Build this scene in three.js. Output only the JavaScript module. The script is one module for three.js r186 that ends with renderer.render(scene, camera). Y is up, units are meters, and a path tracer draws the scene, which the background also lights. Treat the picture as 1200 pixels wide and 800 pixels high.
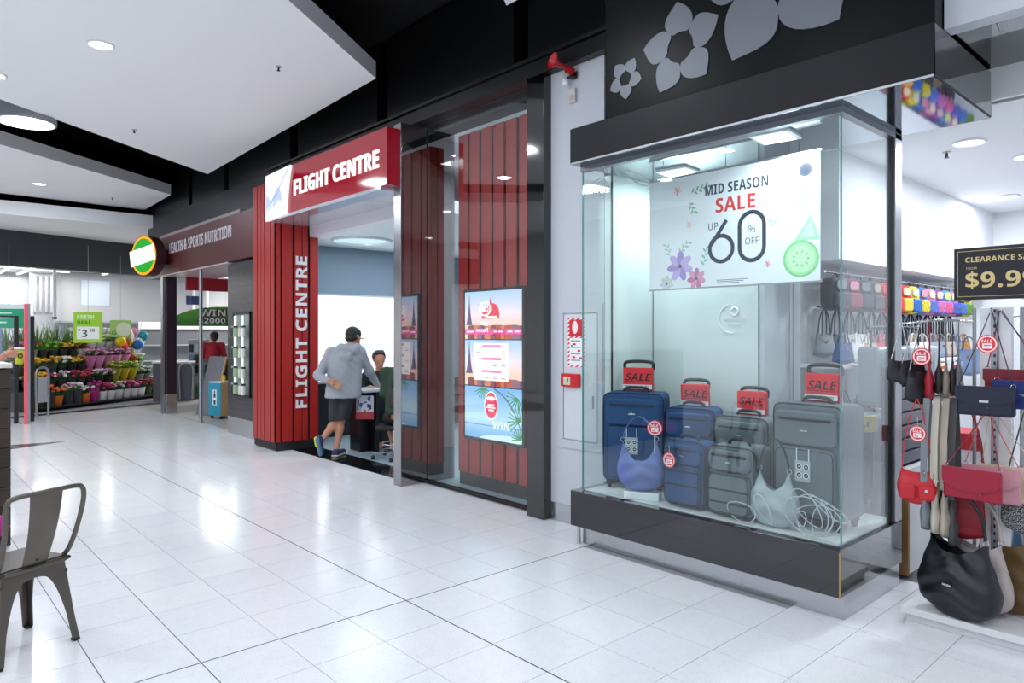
import * as THREE from 'three';
import { mergeGeometries, mergeVertices, toCreasedNormals } from 'three/addons/utils/BufferGeometryUtils.js';
import { RoundedBoxGeometry } from 'three/addons/geometries/RoundedBoxGeometry.js';
import { MarchingCubes } from 'three/addons/objects/MarchingCubes.js';
import { TextGeometry } from 'three/addons/geometries/TextGeometry.js';
import { FontLoader } from 'three/addons/loaders/FontLoader.js';
import { RectAreaLightUniformsLib } from 'three/addons/lights/RectAreaLightUniformsLib.js';

// ---------------------------------------------------------------- camera, light levels, exposure
const scene = new THREE.Scene();
scene.background = new THREE.Color(0, 0, 0);
const EYE = 1.65, YAW = 42.14 * Math.PI / 180, FOCAL = 820;      // building axes: x into the shops, -z along the mall
const camera = new THREE.PerspectiveCamera(2 * Math.atan(400 / FOCAL) * 180 / Math.PI, 1.5, 0.05, 80);
camera.position.set(0, EYE, 0);
camera.rotation.set(0, -YAW, 0);
camera.setViewOffset(1200, 800, 0, 9, 1200, 800);                // rising front: horizon at pixel row 391
const renderer = new THREE.WebGLRenderer({ antialias: true });
renderer.toneMapping = THREE.LinearToneMapping;
renderer.toneMappingExposure = 0.99;
renderer.shadowMap.enabled = true;
RectAreaLightUniformsLib.init();
const COOL = 0xf0f5ff;                                           // lamp colour, neutral-cool LED
const MALL_LAMP = 330, DRUM_LAMP = 36, CASE_LAMP = 82, BAG_LAMP = 270, TRAVEL_LAMP = 200, MARKET_LAMP = 26, LIGHTBOX = 1.7;

// ---------------------------------------------------------------- helpers
const used = {};
function numbered(n) { const k = used[n] = (used[n] ?? -1) + 1; return k ? n + '_' + String(k).padStart(3, '0') : n; }
function shade(o) { o.traverse((m) => { if (m.isMesh) { m.castShadow = true; m.receiveShadow = true; } }); return o; }
function tag(o, label, category, group) { Object.assign(o.userData, { label, category }); if (group) o.userData.group = group; return o; }
function thing(name, label, category, [x, y, z] = [0, 0, 0], turn = 0, group) {
  const o = new THREE.Group(); o.name = numbered(name); o.position.set(x, y, z); o.rotation.y = turn; scene.add(o);
  return tag(o, label, category, group);
}
function mesh(name, geo, mat, parent) {
  const m = new THREE.Mesh(Array.isArray(geo) ? merge(geo) : geo, mat); m.name = name; m.castShadow = m.receiveShadow = true; if (parent) parent.add(m); return m;
}
function part(name, geo, mat, parent) { return mesh(name, geo, mat, parent); }
function solo(name, geo, mat, label, category, pos, turn = 0, group) {
  const m = mesh(numbered(name), geo, mat, scene); if (pos) m.position.set(...pos); m.rotation.y = turn; return tag(m, label, category, group);
}
function struct(name, geo, mat, parent) { const m = mesh(parent ? name : numbered(name), geo, mat, parent ?? scene); if (!parent) m.userData.kind = 'structure'; return m; }
function structGroup(name) { const o = new THREE.Group(); o.name = numbered(name); o.userData.kind = 'structure'; scene.add(o); return o; }
function copy(root, pos, turn, label, group) {
  const r = root.clone(); r.name = numbered(root.name.replace(/_\d{3}$/, '')); r.userData = { ...root.userData }; scene.add(r);
  if (pos) r.position.set(...pos); if (turn !== undefined) r.rotation.y = turn; if (label) r.userData.label = label; if (group) r.userData.group = group; return r;
}
function clean(g) { if (g.index) g = g.toNonIndexed(); for (const k of Object.keys(g.attributes)) if (!['position', 'normal', 'uv'].includes(k)) g.deleteAttribute(k);
  if (!g.attributes.uv) g.setAttribute('uv', new THREE.BufferAttribute(new Float32Array(g.attributes.position.count * 2), 2)); if (!g.attributes.normal) g.computeVertexNormals(); return g; }
function merge(list) { return mergeGeometries(list.map(clean)); }
function box(w, h, d, x = 0, y = 0, z = 0) { return new THREE.BoxGeometry(w, h, d).translate(x, y, z); }
function ex(x0, x1, y0, y1, z0, z1) { return box(Math.abs(x1 - x0), Math.abs(y1 - y0), Math.abs(z1 - z0), (x0 + x1) / 2, (y0 + y1) / 2, (z0 + z1) / 2); }
function rb(w, h, d, r, x = 0, y = 0, z = 0, seg = 2) { return new RoundedBoxGeometry(w, h, d, seg, Math.min(r, w / 2.01, h / 2.01, d / 2.01)).translate(x, y, z); }
function rex(x0, x1, y0, y1, z0, z1, r) { return rb(Math.abs(x1 - x0), Math.abs(y1 - y0), Math.abs(z1 - z0), r, (x0 + x1) / 2, (y0 + y1) / 2, (z0 + z1) / 2, 1); }
function cyl(r0, r1, h, x = 0, y = 0, z = 0, n = 20) { return new THREE.CylinderGeometry(r0, r1, h, n).translate(x, y, z); }
function prism(pts, y0, y1) { const s = new THREE.Shape(pts.map(([x, z]) => new THREE.Vector2(x, z))); return new THREE.ExtrudeGeometry(s, { depth: y1 - y0, bevelEnabled: false }).rotateX(Math.PI / 2).translate(0, y1, 0); }
const V = (x, y, z) => new THREE.Vector3(x, y, z);
function tube(pts, r, n = 24, m = 8, closed = false) { return new THREE.TubeGeometry(new THREE.CatmullRomCurve3(pts.map((p) => V(...p)), closed), n, r, m, closed); }
function rod(a, b, r, r2 = r, n = 8) { const A = V(...a), B = V(...b), d = B.clone().sub(A), g = new THREE.CylinderGeometry(r2, r, d.length(), n);
  return g.applyQuaternion(new THREE.Quaternion().setFromUnitVectors(V(0, 1, 0), d.normalize())).translate((A.x + B.x) / 2, (A.y + B.y) / 2, (A.z + B.z) / 2); }
function bar(a, b, w, t) { const A = V(...a), B = V(...b), d = B.clone().sub(A); return new THREE.BoxGeometry(w, d.length(), t).applyQuaternion(new THREE.Quaternion().setFromUnitVectors(V(0, 1, 0), d.normalize())).translate((A.x + B.x) / 2, (A.y + B.y) / 2, (A.z + B.z) / 2); }
function lathe(pts, n = 24) { return new THREE.LatheGeometry(pts.map(([x, y]) => new THREE.Vector2(x, y)), n); }
let seed = 7; function rnd() { seed = (seed * 1664525 + 1013904223) % 4294967296; return seed / 4294967296; }
const pick = (a) => a[Math.floor(rnd() * a.length)];
function M(color, roughness = 0.6, metalness = 0, more = {}) {
  const { phys, ...rest } = more; const p = { color, roughness, metalness, ...rest };
  return phys ? new THREE.MeshPhysicalMaterial({ ...p, ...phys }) : new THREE.MeshStandardMaterial(p);
}
function glow(color, k) { return new THREE.MeshStandardMaterial({ color: new THREE.Color(color).multiplyScalar(0.3), roughness: 0.6, emissive: color, emissiveIntensity: k }); }
function canvasTex(w, h, draw) {
  const c = document.createElement('canvas'); c.width = w; c.height = h; const g = c.getContext('2d'); draw(g, w, h);
  const t = new THREE.CanvasTexture(c); t.colorSpace = THREE.SRGBColorSpace; t.magFilter = THREE.LinearFilter; t.anisotropy = 4; return t;
}
function dataTex(n, f, srgb = true, rep = 1) {
  const a = new Uint8Array(n * n * 4); for (let y = 0; y < n; y++) for (let x = 0; x < n; x++) { const c = f(x, y); for (let k = 0; k < 3; k++) a[(y * n + x) * 4 + k] = Math.max(0, Math.min(255, Array.isArray(c) ? c[k] : c)); a[(y * n + x) * 4 + 3] = 255; }
  const t = new THREE.DataTexture(a, n, n); t.magFilter = THREE.LinearFilter; t.wrapS = t.wrapT = THREE.RepeatWrapping; t.repeat.set(rep, rep); if (srgb) t.colorSpace = THREE.SRGBColorSpace; t.needsUpdate = true; return t;
}
function hash(x, y) { const s = Math.sin(x * 127.1 + y * 311.7) * 43758.5453; return s - Math.floor(s); }
function vnoise(x, y, p) { const xi = Math.floor(x), yi = Math.floor(y), fx = x - xi, fy = y - yi, m = (v) => ((v % p) + p) % p, u = fx * fx * (3 - 2 * fx), v = fy * fy * (3 - 2 * fy);
  const h = (a, b) => hash(m(a), m(b)); return (h(xi, yi) * (1 - u) + h(xi + 1, yi) * u) * (1 - v) + (h(xi, yi + 1) * (1 - u) + h(xi + 1, yi + 1) * u) * v; }
function rectLamp(x, y, z, w, h, k, color = COOL, dir = [0, -1, 0]) {
  const l = new THREE.RectAreaLight(color, k, w, h); l.position.set(x, y, z); l.lookAt(x + dir[0], y + dir[1], z + dir[2] + (dir[1] ? 1e-6 : 0)); scene.add(l); return l;
}
// a plane with its picture; faces +z before turning
function plane(w, h) { return new THREE.PlaneGeometry(w, h); }
const FACE_MALL = -Math.PI / 2;                                   // turns a +z front to face -x, out of the shops
const bold = await new FontLoader().loadAsync('fonts/droid/droid_sans_bold.typeface.json');
function text(str, w, h, depth, font = bold) {                    // stretched to exactly w x h, centred, front face at z = depth
  const g = new TextGeometry(str, { font, size: 1, depth: 1, curveSegments: 4, bevelEnabled: false }); g.computeBoundingBox(); const b = g.boundingBox, s = b.getSize(V(0, 0, 0));
  return g.translate(-(b.min.x + b.max.x) / 2, -(b.min.y + b.max.y) / 2, -b.min.z).scale(w / s.x, h / s.y, depth / s.z);
}

// ---------------------------------------------------------------- shared materials
const speck = dataTex(256, (x, y) => { const n = hash(x, y), c = 246 + 4 * (vnoise(x / 16, y / 16, 16) - 0.5); return n > 0.965 ? [c - 34, c - 34, c - 32] : n < 0.02 ? [c + 12, c + 12, c + 12] : [c - 1, c, c + 1]; });
const TILE = [0xf3f4f5, 0xf2f3f4, 0xf5f5f5, 0xf1f2f4].map((c) => M(c, 0.17, 0, { map: speck }));
const GROUT = M(0x9b9c9f, 0.8), JOINT = M(0x3c3d42, 0.6);
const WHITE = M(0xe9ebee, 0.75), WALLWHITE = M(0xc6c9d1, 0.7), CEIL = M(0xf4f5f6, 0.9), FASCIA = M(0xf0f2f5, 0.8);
const BLACK = M(0x0d0e10, 0.55), BLACKSATIN = M(0x111316, 0.38), BLACKGLOSS = M(0x0a0b0d, 0.07, 0, { phys: { clearcoat: 1, clearcoatRoughness: 0.03 } }), VOID = M(0x08090b, 0.85);
const brushed = dataTex(256, (x, y) => 150 + 60 * vnoise(x / 2, y / 90, 128) + 30 * hash(x, 3), false);
const STEEL = M(0xc4c6c9, 0.3, 1, { roughnessMap: brushed }), CHROME = M(0xd6d8db, 0.1, 1), ALU = M(0xa9acb0, 0.38, 1), DARKMETAL = M(0x3a3c40, 0.4, 0.8);
const RED = M(0xb01218, 0.5), REDGLOSS = M(0xb01228, 0.08, 0, { phys: { clearcoat: 0.6, clearcoatRoughness: 0.05 } }), SLATBACK = M(0x101114, 0.6);
const GLASS = M(0xf9fdfc, 0.0, 0, { phys: { transmission: 1, thickness: 0, ior: 1.5 } });
const GLASSEDGE = M(0x5f9a97, 0.15, 0, { transparent: false });
const GREY = M(0x595c63, 0.6), DARKGREY = M(0x43464d, 0.6);

// ---------------------------------------------------------------- floor: individual terrazzo tiles on a grout bed
const floor = structGroup('floor');
part('grout_bed', ex(-5, 5.1, -0.2, -0.003, -17.6, 5.2), GROUT, floor);
{
  const px = 0.407, pz = 0.411, X0 = 2.42, Z0 = -3.65, seen = [], rest = [];
  const geos = [0, 1, 2, 3].map((k) => { const g = box(px - 0.0035, 0.02, pz - 0.0035, 0, -0.01, 0), p = g.attributes.position, uv = g.attributes.uv; for (let i = 0; i < p.count; i++) uv.setXY(i, p.getX(i) * 1.6 + k * 0.27, p.getZ(i) * 1.6 + k * 0.61); return g; });
  const P = new THREE.Vector3(), S = Math.sin(YAW), C = Math.cos(YAW);
  const shot = (x, z) => { const d = x * S - z * C, c = x * C + z * S; return d > 0.3 ? [600 + FOCAL * c / d, 391 + FOCAL * EYE / d, d] : null; };
  for (let i = -18; i <= 6; i++) for (let j = -21; j <= 33; j++) {
    const x = X0 + (i + 0.5) * px, z = Z0 - (j + 0.5) * pz;
    if (x < -4.9 || z > 5.1 || z < -17.2) continue;
    if (x > 4.5 && z < -1.9) continue;                                        // behind the shop fronts
    if (x > 4.15 && z < -1.95 && z > -3.5) continue;                          // under the display case
    const s = shot(x, z), vis = s && s[0] > -60 && s[0] < 1260 && s[1] < 850;
    (vis ? seen : rest).push([x, z, s ? s[2] : 99, Math.floor(hash(i, j) * 4)]);
  }
  seen.sort((a, b) => a[2] - b[2]);
  seen.forEach(([x, z, , k], n) => { if (n < 300) { const m = part('tile', geos[k], TILE[k], floor); m.position.set(x, 0, z); } else rest.push([x, z, 0, k]); });
  for (let k = 0; k < 4; k++) { const l = rest.filter((r) => r[3] === k).map(([x, z]) => geos[k].clone().translate(x, 0, z)); const m = part('distant_tile', l, TILE[k], floor); m.userData.kind = 'stuff'; }
  const dark = []; for (const x of [X0, X0 - 3 * px, X0 - 4 * px]) dark.push(ex(x - (x === X0 ? 0.004 : 0.0022), x + (x === X0 ? 0.004 : 0.0022), -0.02, 0.0004, -15, 4)); dark.push(ex(-4.8, 4.15, -0.02, 0.0004, Z0 - 0.004, Z0 + 0.004));
  part('expansion_joint', dark, JOINT, floor);
}
// shop floors
struct('floor_travel_shop', ex(4.5, 9, -0.2, 0.0, -10.3, -4.6), M(0x8fa3ad, 0.5));
struct('trim_threshold', ex(4.36, 4.74, -0.05, 0.006, -9.47, -6.53), M(0x0e1013, 0.1));
struct('floor_bag_shop', ex(5.1, 9.8, -0.2, 0.0, -2.9, 5.2), M(0xe8e8ea, 0.2, 0, { map: speck }));
struct('floor_health_shop', ex(4.5, 9, -0.2, 0.0, -17.6, -10.3), M(0xb9b6b1, 0.3));
struct('floor_supermarket', ex(-5, 13, -0.2, -0.002, -29, -17.6), M(0xb9bcc2, 0.25));
{ // dark floor bands at the supermarket line
  struct('trim_floor_band', prism([[-4.9, -14.05], [2.25, -16.75], [5.2, -17.95], [5.2, -18.25], [2.2, -17.05], [-4.9, -14.4]], 0, 0.003), M(0x3f4450, 0.25));
  struct('trim_floor_wedge', prism([[-3, -10.2], [2.12, -12.55], [1.2, -12.75], [-3, -12.9]], 0, 0.003), M(0x30283c, 0.25));
}
// ---------------------------------------------------------------- outer shell
struct('ceiling', ex(-5.2, 13.2, 5.2, 5.4, -29.2, 5.4), VOID);
struct('wall_left', ex(-5.2, -5, 0, 5.2, -29, 5.2), M(0xf0f1f4, 0.6));
struct('wall_behind', ex(-5, 13, 0, 5.2, 5.2, 5.4), M(0xf0f1f4, 0.6));
struct('wall_far', ex(-5.2, 13.2, 0, 5.2, -29.2, -29), M(0xc3c6cc, 0.8));
struct('wall_right', ex(13, 13.2, 0, 5.2, -29, 5.2), WHITE);
// hanging white ceiling rafts of the mall
const RAFT = (pts, y, t) => { const g = structGroup('ceiling_raft'); part('raft_panel', prism(pts, y, y + 0.02), CEIL, g);
  const n = pts.length, edge = []; for (let i = 0; i < n; i++) { const a = pts[i], b = pts[(i + 1) % n]; edge.push(bar([a[0], y + 0.02 + t / 2, a[1]], [b[0], y + 0.02 + t / 2, b[1]], t, 0.02)); }
  part('raft_edge', [prism(pts, y + 0.021, y + t)], FASCIA, g); return g; };
RAFT([[-4.6, 1.95], [3.9, -4.38], [3.92, 1.2], [-4.6, 5]], 4.4, 0.18);
RAFT([[-4.6, -0.39], [3.97, -6.573], [4.2, -12.459], [-4.6, -5.9]], 4.4, 0.18);
RAFT([[-4.6, -8.03], [4.283, -14.782], [4.379, -17.011], [-4.6, -16.44]], 4.4, 0.2);
RAFT([[-4.9, -16.9], [4.566, -16.83], [5.07, -18.4], [5.6, -20.6], [-4.9, -16.95]], 4.0, 0.27);
// black wall and header beam over the shop fronts
{
  const g = structGroup('wall_over_shopfront');
  part('backing', ex(4.75, 4.95, 3.96, 5.2, -17.2, -1.2), VOID, g);
  for (const [a, b] of [[-4.75, -1.4], [-7.2, -4.95], [-9.6, -7.42], [-12.3, -9.85], [-14.2, -12.5], [-17, -14.4]]) part('panel', ex(4.5, 4.75, 4.16, 5.15, a, b), M(0x0b0c0f, 0.42), g);
  part('header_beam', [ex(4.36, 4.75, 3.96, 4.09, -10.4, -3.4), ex(4.33, 4.75, 4.1, 4.13, -10.4, -3.4), ex(4.4, 4.75, 4.14, 4.16, -10.4, -3.4)], BLACKSATIN, g);
}
// white wall between the travel shop and the display case
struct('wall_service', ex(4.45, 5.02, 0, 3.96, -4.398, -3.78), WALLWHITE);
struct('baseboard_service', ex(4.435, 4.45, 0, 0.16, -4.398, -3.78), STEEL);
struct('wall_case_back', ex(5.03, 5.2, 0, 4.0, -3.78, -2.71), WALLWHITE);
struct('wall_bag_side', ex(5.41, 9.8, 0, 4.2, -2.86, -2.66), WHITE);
struct('column_black', rex(4.36, 4.6, 0.001, 3.96, -4.62, -4.4, 0.004), BLACKGLOSS);
// travel shop shell
{
  const w = M(0x8fa2b2, 0.7);
  struct('wall_travel_end', ex(4.75, 9, 0, 3.98, -10.5, -10.3), w);
  struct('wall_travel_back', ex(8.8, 9, 0, 3.98, -10.3, -4.6), w);
  struct('wall_travel_near', ex(4.6, 9, 0, 3.98, -4.6, -4.4), WHITE);
  struct('ceiling_travel', ex(4.75, 9, 3.05, 3.2, -10.3, -6.5), M(0xe3eef2, 0.8));
  struct('ceiling_travel_window', ex(4.5, 9, 3.98, 4.1, -10.3, -4.4), WHITE);
  struct('trim_bulkhead', ex(4.62, 4.75, 3.05, 3.9, -9.47, -6.53), M(0xd9d6dc, 0.5));
}
// bag shop shell
struct('ceiling_bag_shop', ex(4.98, 9.8, 3.05, 3.25, -2.66, 5.2), WHITE);
struct('wall_bag_back', ex(9.6, 9.8, 0, 3.2, -2.66, 5.2), WHITE);
struct('wall_bag_near', ex(4.25, 9.8, 0, 4.2, 5.0, 5.2), WHITE);
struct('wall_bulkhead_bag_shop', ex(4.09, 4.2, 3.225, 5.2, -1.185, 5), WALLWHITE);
struct('trim_bulkhead_soffit', ex(4.2, 4.95, 3.24, 3.3, -1.185, 5), BLACKGLOSS);
struct('trim_bulkhead_inner', ex(4.95, 5.05, 3.05, 3.24, -1.7, 5), FASCIA);
// supermarket shell
{
  const c = M(0xc9ccd1, 0.8);
  struct('fascia_supermarket', prism([[-4.9, -16.95], [5.67, -20.55], [5.75, -20.85], [-4.9, -17.25]], 3.2, 4.05), DARKGREY);
  struct('ceiling_supermarket', prism([[-5, -17.25], [5.75, -20.85], [4.8, -17.22], [13, -17.22], [13, -29], [-5, -29]], 3.6, 3.75), M(0xe6e8ea, 0.8));
  struct('wall_supermarket_rear', ex(-5, 13, 0, 3.6, -27.2, -27), M(0xa9adb3, 0.8));
}

// ---------------------------------------------------------------- lamps of the mall
function downlight(x, y, z, r, k, label, group, glowK = 4) {
  const t = thing('ceiling_light', label, 'light', [x, y, z], 0, group);
  part('trim_ring', new THREE.TorusGeometry(r + 0.012, 0.012, 8, 28).rotateX(Math.PI / 2).translate(0, -0.002, 0), WHITE, t);
  part('lamp_diffuser', new THREE.CylinderGeometry(r, r, 0.006, 28), glow(0xffffff, glowK), t);
  rectLamp(x, y - 0.012, z, r * 1.77, r * 1.77, k); return t;
}
downlight(1.564, 4.398, -7.556, 0.095, MALL_LAMP, 'small round downlight in the large white ceiling panel nearest the camera');
downlight(2.178, 4.398, -15.308, 0.1, MALL_LAMP, 'small round downlight in the farther white ceiling panel, beyond the black gap');
for (const [x, z] of [[-1.2, -5.6], [-3.3, -2.9], [-3.2, -11.4], [-0.6, -13.3], [-3.4, 0.9], [-0.4, -0.2], [-2.2, -7.4], [0.9, -9.2], [-0.4, -15.4], [0.3, 2.6], [2.9, 0.9], [-2.6, 3.6]])
  downlight(x, 4.398, z, 0.1, MALL_LAMP, 'added unseen downlight outside the picture, lighting the mall floor', 'added mall downlights outside the picture');  // unseen lamps added to brighten the mall floor
function drumLight(x, z, label, group) {
  const t = thing('drum_ceiling_light', label, 'light', [x, 4.33, z], 0, group);
  part('drum_shell', lathe([[0.3, 0.0], [0.33, 0.0], [0.335, 0.02], [0.335, 0.3], [0.3, 0.33], [0, 0.33]], 40), M(0x9a9ea6, 0.5, 0.2), t);
  part('lamp_diffuser', cyl(0.305, 0.305, 0.012, 0, 0.004, 0, 40), glow(0xffffff, 3), t);
  part('suspension', cyl(0.012, 0.012, 0.54, 0, 0.6, 0, 8), DARKMETAL, t);
  rectLamp(x, 4.32, z, 0.54, 0.54, DRUM_LAMP);
}
drumLight(1.39, -10.75, 'large round drum light hanging in the black gap between the ceiling panels');
for (const [x, z] of [[-1.5, -8.6], [0.6, -3.0], [-2.0, -0.9], [2.2, -4.15], [0.2, -12.3], [-2.4, -10.6]]) drumLight(x, z, 'added unseen drum light outside the picture, lighting the mall floor', 'added drum lights outside the picture');  // the drum lights in this loop are added, unseen, for more floor light
// sprinklers and detector
function sprinkler(x, y, z, label) { const t = thing('sprinkler', label, 'sprinkler', [x, y, z]); part('collar', cyl(0.03, 0.03, 0.008, 0, -0.004, 0, 14), M(0xb9bcc2, 0.4, 0.6), t); part('head', [cyl(0.008, 0.012, 0.035, 0, -0.025, 0, 8), cyl(0.018, 0.018, 0.004, 0, -0.045, 0, 10)], DARKMETAL, t); }
sprinkler(3.05, 4.4, -6.95, 'tiny sprinkler near the pointed corner of the large ceiling panel');
sprinkler(2.55, 4.4, -10.4, 'tiny sprinkler near the far corner of the large ceiling panel');
sprinkler(3.5, 4.4, -15.9, 'tiny sprinkler near the corner of the farther ceiling panel');
{ const t = thing('smoke_detector', 'white smoke detector on the ceiling panel at the top left', 'detector', [0.72, 4.4, -6.35]);
  part('base', cyl(0.06, 0.06, 0.02, 0, -0.01, 0), WHITE, t); part('sensor_cap', lathe([[0, -0.06], [0.03, -0.058], [0.045, -0.04], [0.05, -0.02]]), DARKGREY, t); }

// ---------------------------------------------------------------- travel shop front
function slats(list, across, up0, up1, deep, mat, parent) {           // [from, to] pairs along one axis, each slat a part
  for (const [a, b] of list) part('slat', across === 'x' ? rex(a, b, up0, up1, deep, deep + 0.022, 0.003) : rex(deep - 0.022, deep, up0, up1, a, b, 0.003), mat, parent);
}
const SLATRED = M(0xb3231d, 0.42), SLATRED2 = M(0xa6201c, 0.42);
{
  const t = thing('red_slat_pillar', 'tall red slatted pillar with white upright lettering left of the travel shop entrance', 'pillar', [0, 0, 0]);
  part('core', ex(4.124, 4.754, 0.02, 3.8, -10.24, -9.494), SLATBACK, t);
  part('plinth', ex(4.137, 4.765, 0.001, 0.125, -10.22, -9.482), M(0x24272c, 0.35), t);
  const near = []; let x = 4.1; for (const [w, g] of [[0.083, 0.026], [0.15, 0.037], [0.105, 0.013], [0.082, 0.034], [0.126, 0]]) { near.push([x, x + w]); x += w + g; }
  slats(near, 'x', 0.125, 3.8, -9.492, SLATRED, t);
  const front = []; let z = -10.24; for (const [w, g] of [[0.15, 0.022], [0.12, 0.014], [0.095, 0.024], [0.18, 0.022], [0.143, 0]]) { front.push([z, z + w]); z += w + g; }
  slats(front, 'z', 0.125, 3.8, 4.122, SLATRED2, t);
  part('lettering', text('FLIGHT CENTRE', 2.17, 0.17, 0.02).rotateZ(Math.PI / 2).translate(4.49, 1.675, -9.468), M(0xf2f2f4, 0.5), t);
}
{
  const t = thing('shop_sign', 'red box sign with glowing white lettering over the travel shop entrance', 'sign', [0, 0, 0]);
  part('sign_box', rex(4.003, 4.6, 3.24, 3.855, -9.465, -6.405, 0.004), REDGLOSS, t);
  const s = new THREE.Shape(); s.moveTo(-9.485, 3.205); s.lineTo(-8.835, 3.235); s.quadraticCurveTo(-8.82, 3.55, -8.70, 3.852); s.lineTo(-9.485, 3.828); s.closePath();
  const g = new THREE.ExtrudeGeometry(s, { depth: 0.03, bevelEnabled: false, curveSegments: 10 }).applyMatrix4(new THREE.Matrix4().set(0, 0, -1, 4.003, 0, 1, 0, 0, 1, 0, 0, 0, 0, 0, 0, 1));
  part('lit_panel', g, glow(0xffffff, 0.85), t);
  const streak = (a) => { const q = new THREE.Shape(); a.forEach(([z, y], i) => i ? q.lineTo(z, y) : q.moveTo(z, y)); return new THREE.ExtrudeGeometry(q, { depth: 0.003, bevelEnabled: false }).applyMatrix4(new THREE.Matrix4().set(0, 0, -1, 3.973, 0, 1, 0, 0, 1, 0, 0, 0, 0, 0, 0, 1)); };
  part('sign_emblem', [streak([[-9.47, 3.3], [-9.42, 3.3], [-8.72, 3.83], [-8.75, 3.84]]), streak([[-9.45, 3.56], [-9.42, 3.56], [-9.3, 3.46], [-9.1, 3.6], [-9.12, 3.5], [-9.47, 3.34]]), streak([[-9.25, 3.38], [-9.2, 3.36], [-9.1, 3.44], [-8.93, 3.42], [-9.03, 3.62], [-9.12, 3.58]])], M(0xb4bfdc, 0.5, 0, { emissive: 0x9fb0d6, emissiveIntensity: 0.6 }), t);
  part('lettering', text('FLIGHT CENTRE', 2.08, 0.2, 0.012).rotateY(FACE_MALL).translate(4.003, 3.543, -7.6), glow(0xffffff, 1.15), t);
  part('soffit_panel', ex(4.0, 4.62, 3.2, 3.238, -9.465, -6.53), M(0xdedfe6, 0.06, 0.55), t);
}
struct('wall_portal_mirror', ex(4.185, 4.9, 0, 3.93, -6.53, -6.4), M(0xa39c9b, 0.025, 1));
struct('trim_portal_edge', rex(4.17, 4.186, 0, 3.93, -6.535, -6.395, 0.004), M(0x9c9ea2, 0.22, 1));
{
  const w = structGroup('window_travel_shop');
  part('pane', ex(4.514, 4.524, 0.03, 3.95, -6.398, -4.62), GLASS, w);
  part('glass_edge', ex(4.512, 4.526, 0.03, 3.95, -6.4, -6.396), M(0x1b2324, 0.2), w);
  part('channel', ex(4.49, 4.55, 0.001, 0.03, -6.4, -4.62), BLACKSATIN, w);
}
{
  const t = thing('red_slat_screen', 'broad red slatted screen behind the travel shop window glass', 'slat wall', [0, 0, 0]);
  part('core', ex(4.8, 4.95, 0.02, 3.84, -6.11, -4.62), M(0x050506, 0.8), t);
  part('plinth', ex(4.76, 4.95, 0.001, 0.14, -6.12, -4.62), M(0x17191d, 0.3), t);
  const l = []; for (let z = -6.13; z < -4.7; z += 0.197) l.push([z, Math.min(z + 0.16, -4.622)]);
  slats(l, 'z', 0.14, 3.83, 4.772, SLATRED2, t);
  for (const [a, b] of [[4.752, 4.85], [4.862, 4.95]]) part('slat', rex(a, b, 0.14, 3.83, -6.132, -6.112, 0.003), SLATRED, t);
}
// the video wall: three stacked pictures in one black frame
function picture(w, h, draw, k) { const t = canvasTex(w, h, draw); return new THREE.MeshStandardMaterial({ color: 0x0a0a0a, roughness: 0.25, emissive: 0xffffff, emissiveMap: t, emissiveIntensity: k }); }
function skyline(g, w, h, y0) {
  for (let i = 0; i < 60; i++) { g.fillStyle = ['#7c3a3f', '#b0503c', '#d6764a', '#5d3a5c', '#8a5a70'][i % 5]; const x = hash(i, 4) * w, s = 8 + hash(i, 9) * 26; g.fillRect(x, y0 - s * 0.5, s * 1.4, s + h - y0); }
}
function tower(g, x, y0, h) { g.fillStyle = '#4a4a7c'; g.beginPath(); g.moveTo(x - h * 0.14, y0); g.quadraticCurveTo(x - h * 0.035, y0 - h * 0.3, x - 2, y0 - h); g.lineTo(x + 2, y0 - h); g.quadraticCurveTo(x + h * 0.035, y0 - h * 0.3, x + h * 0.14, y0); g.closePath(); g.fill(); }
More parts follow.
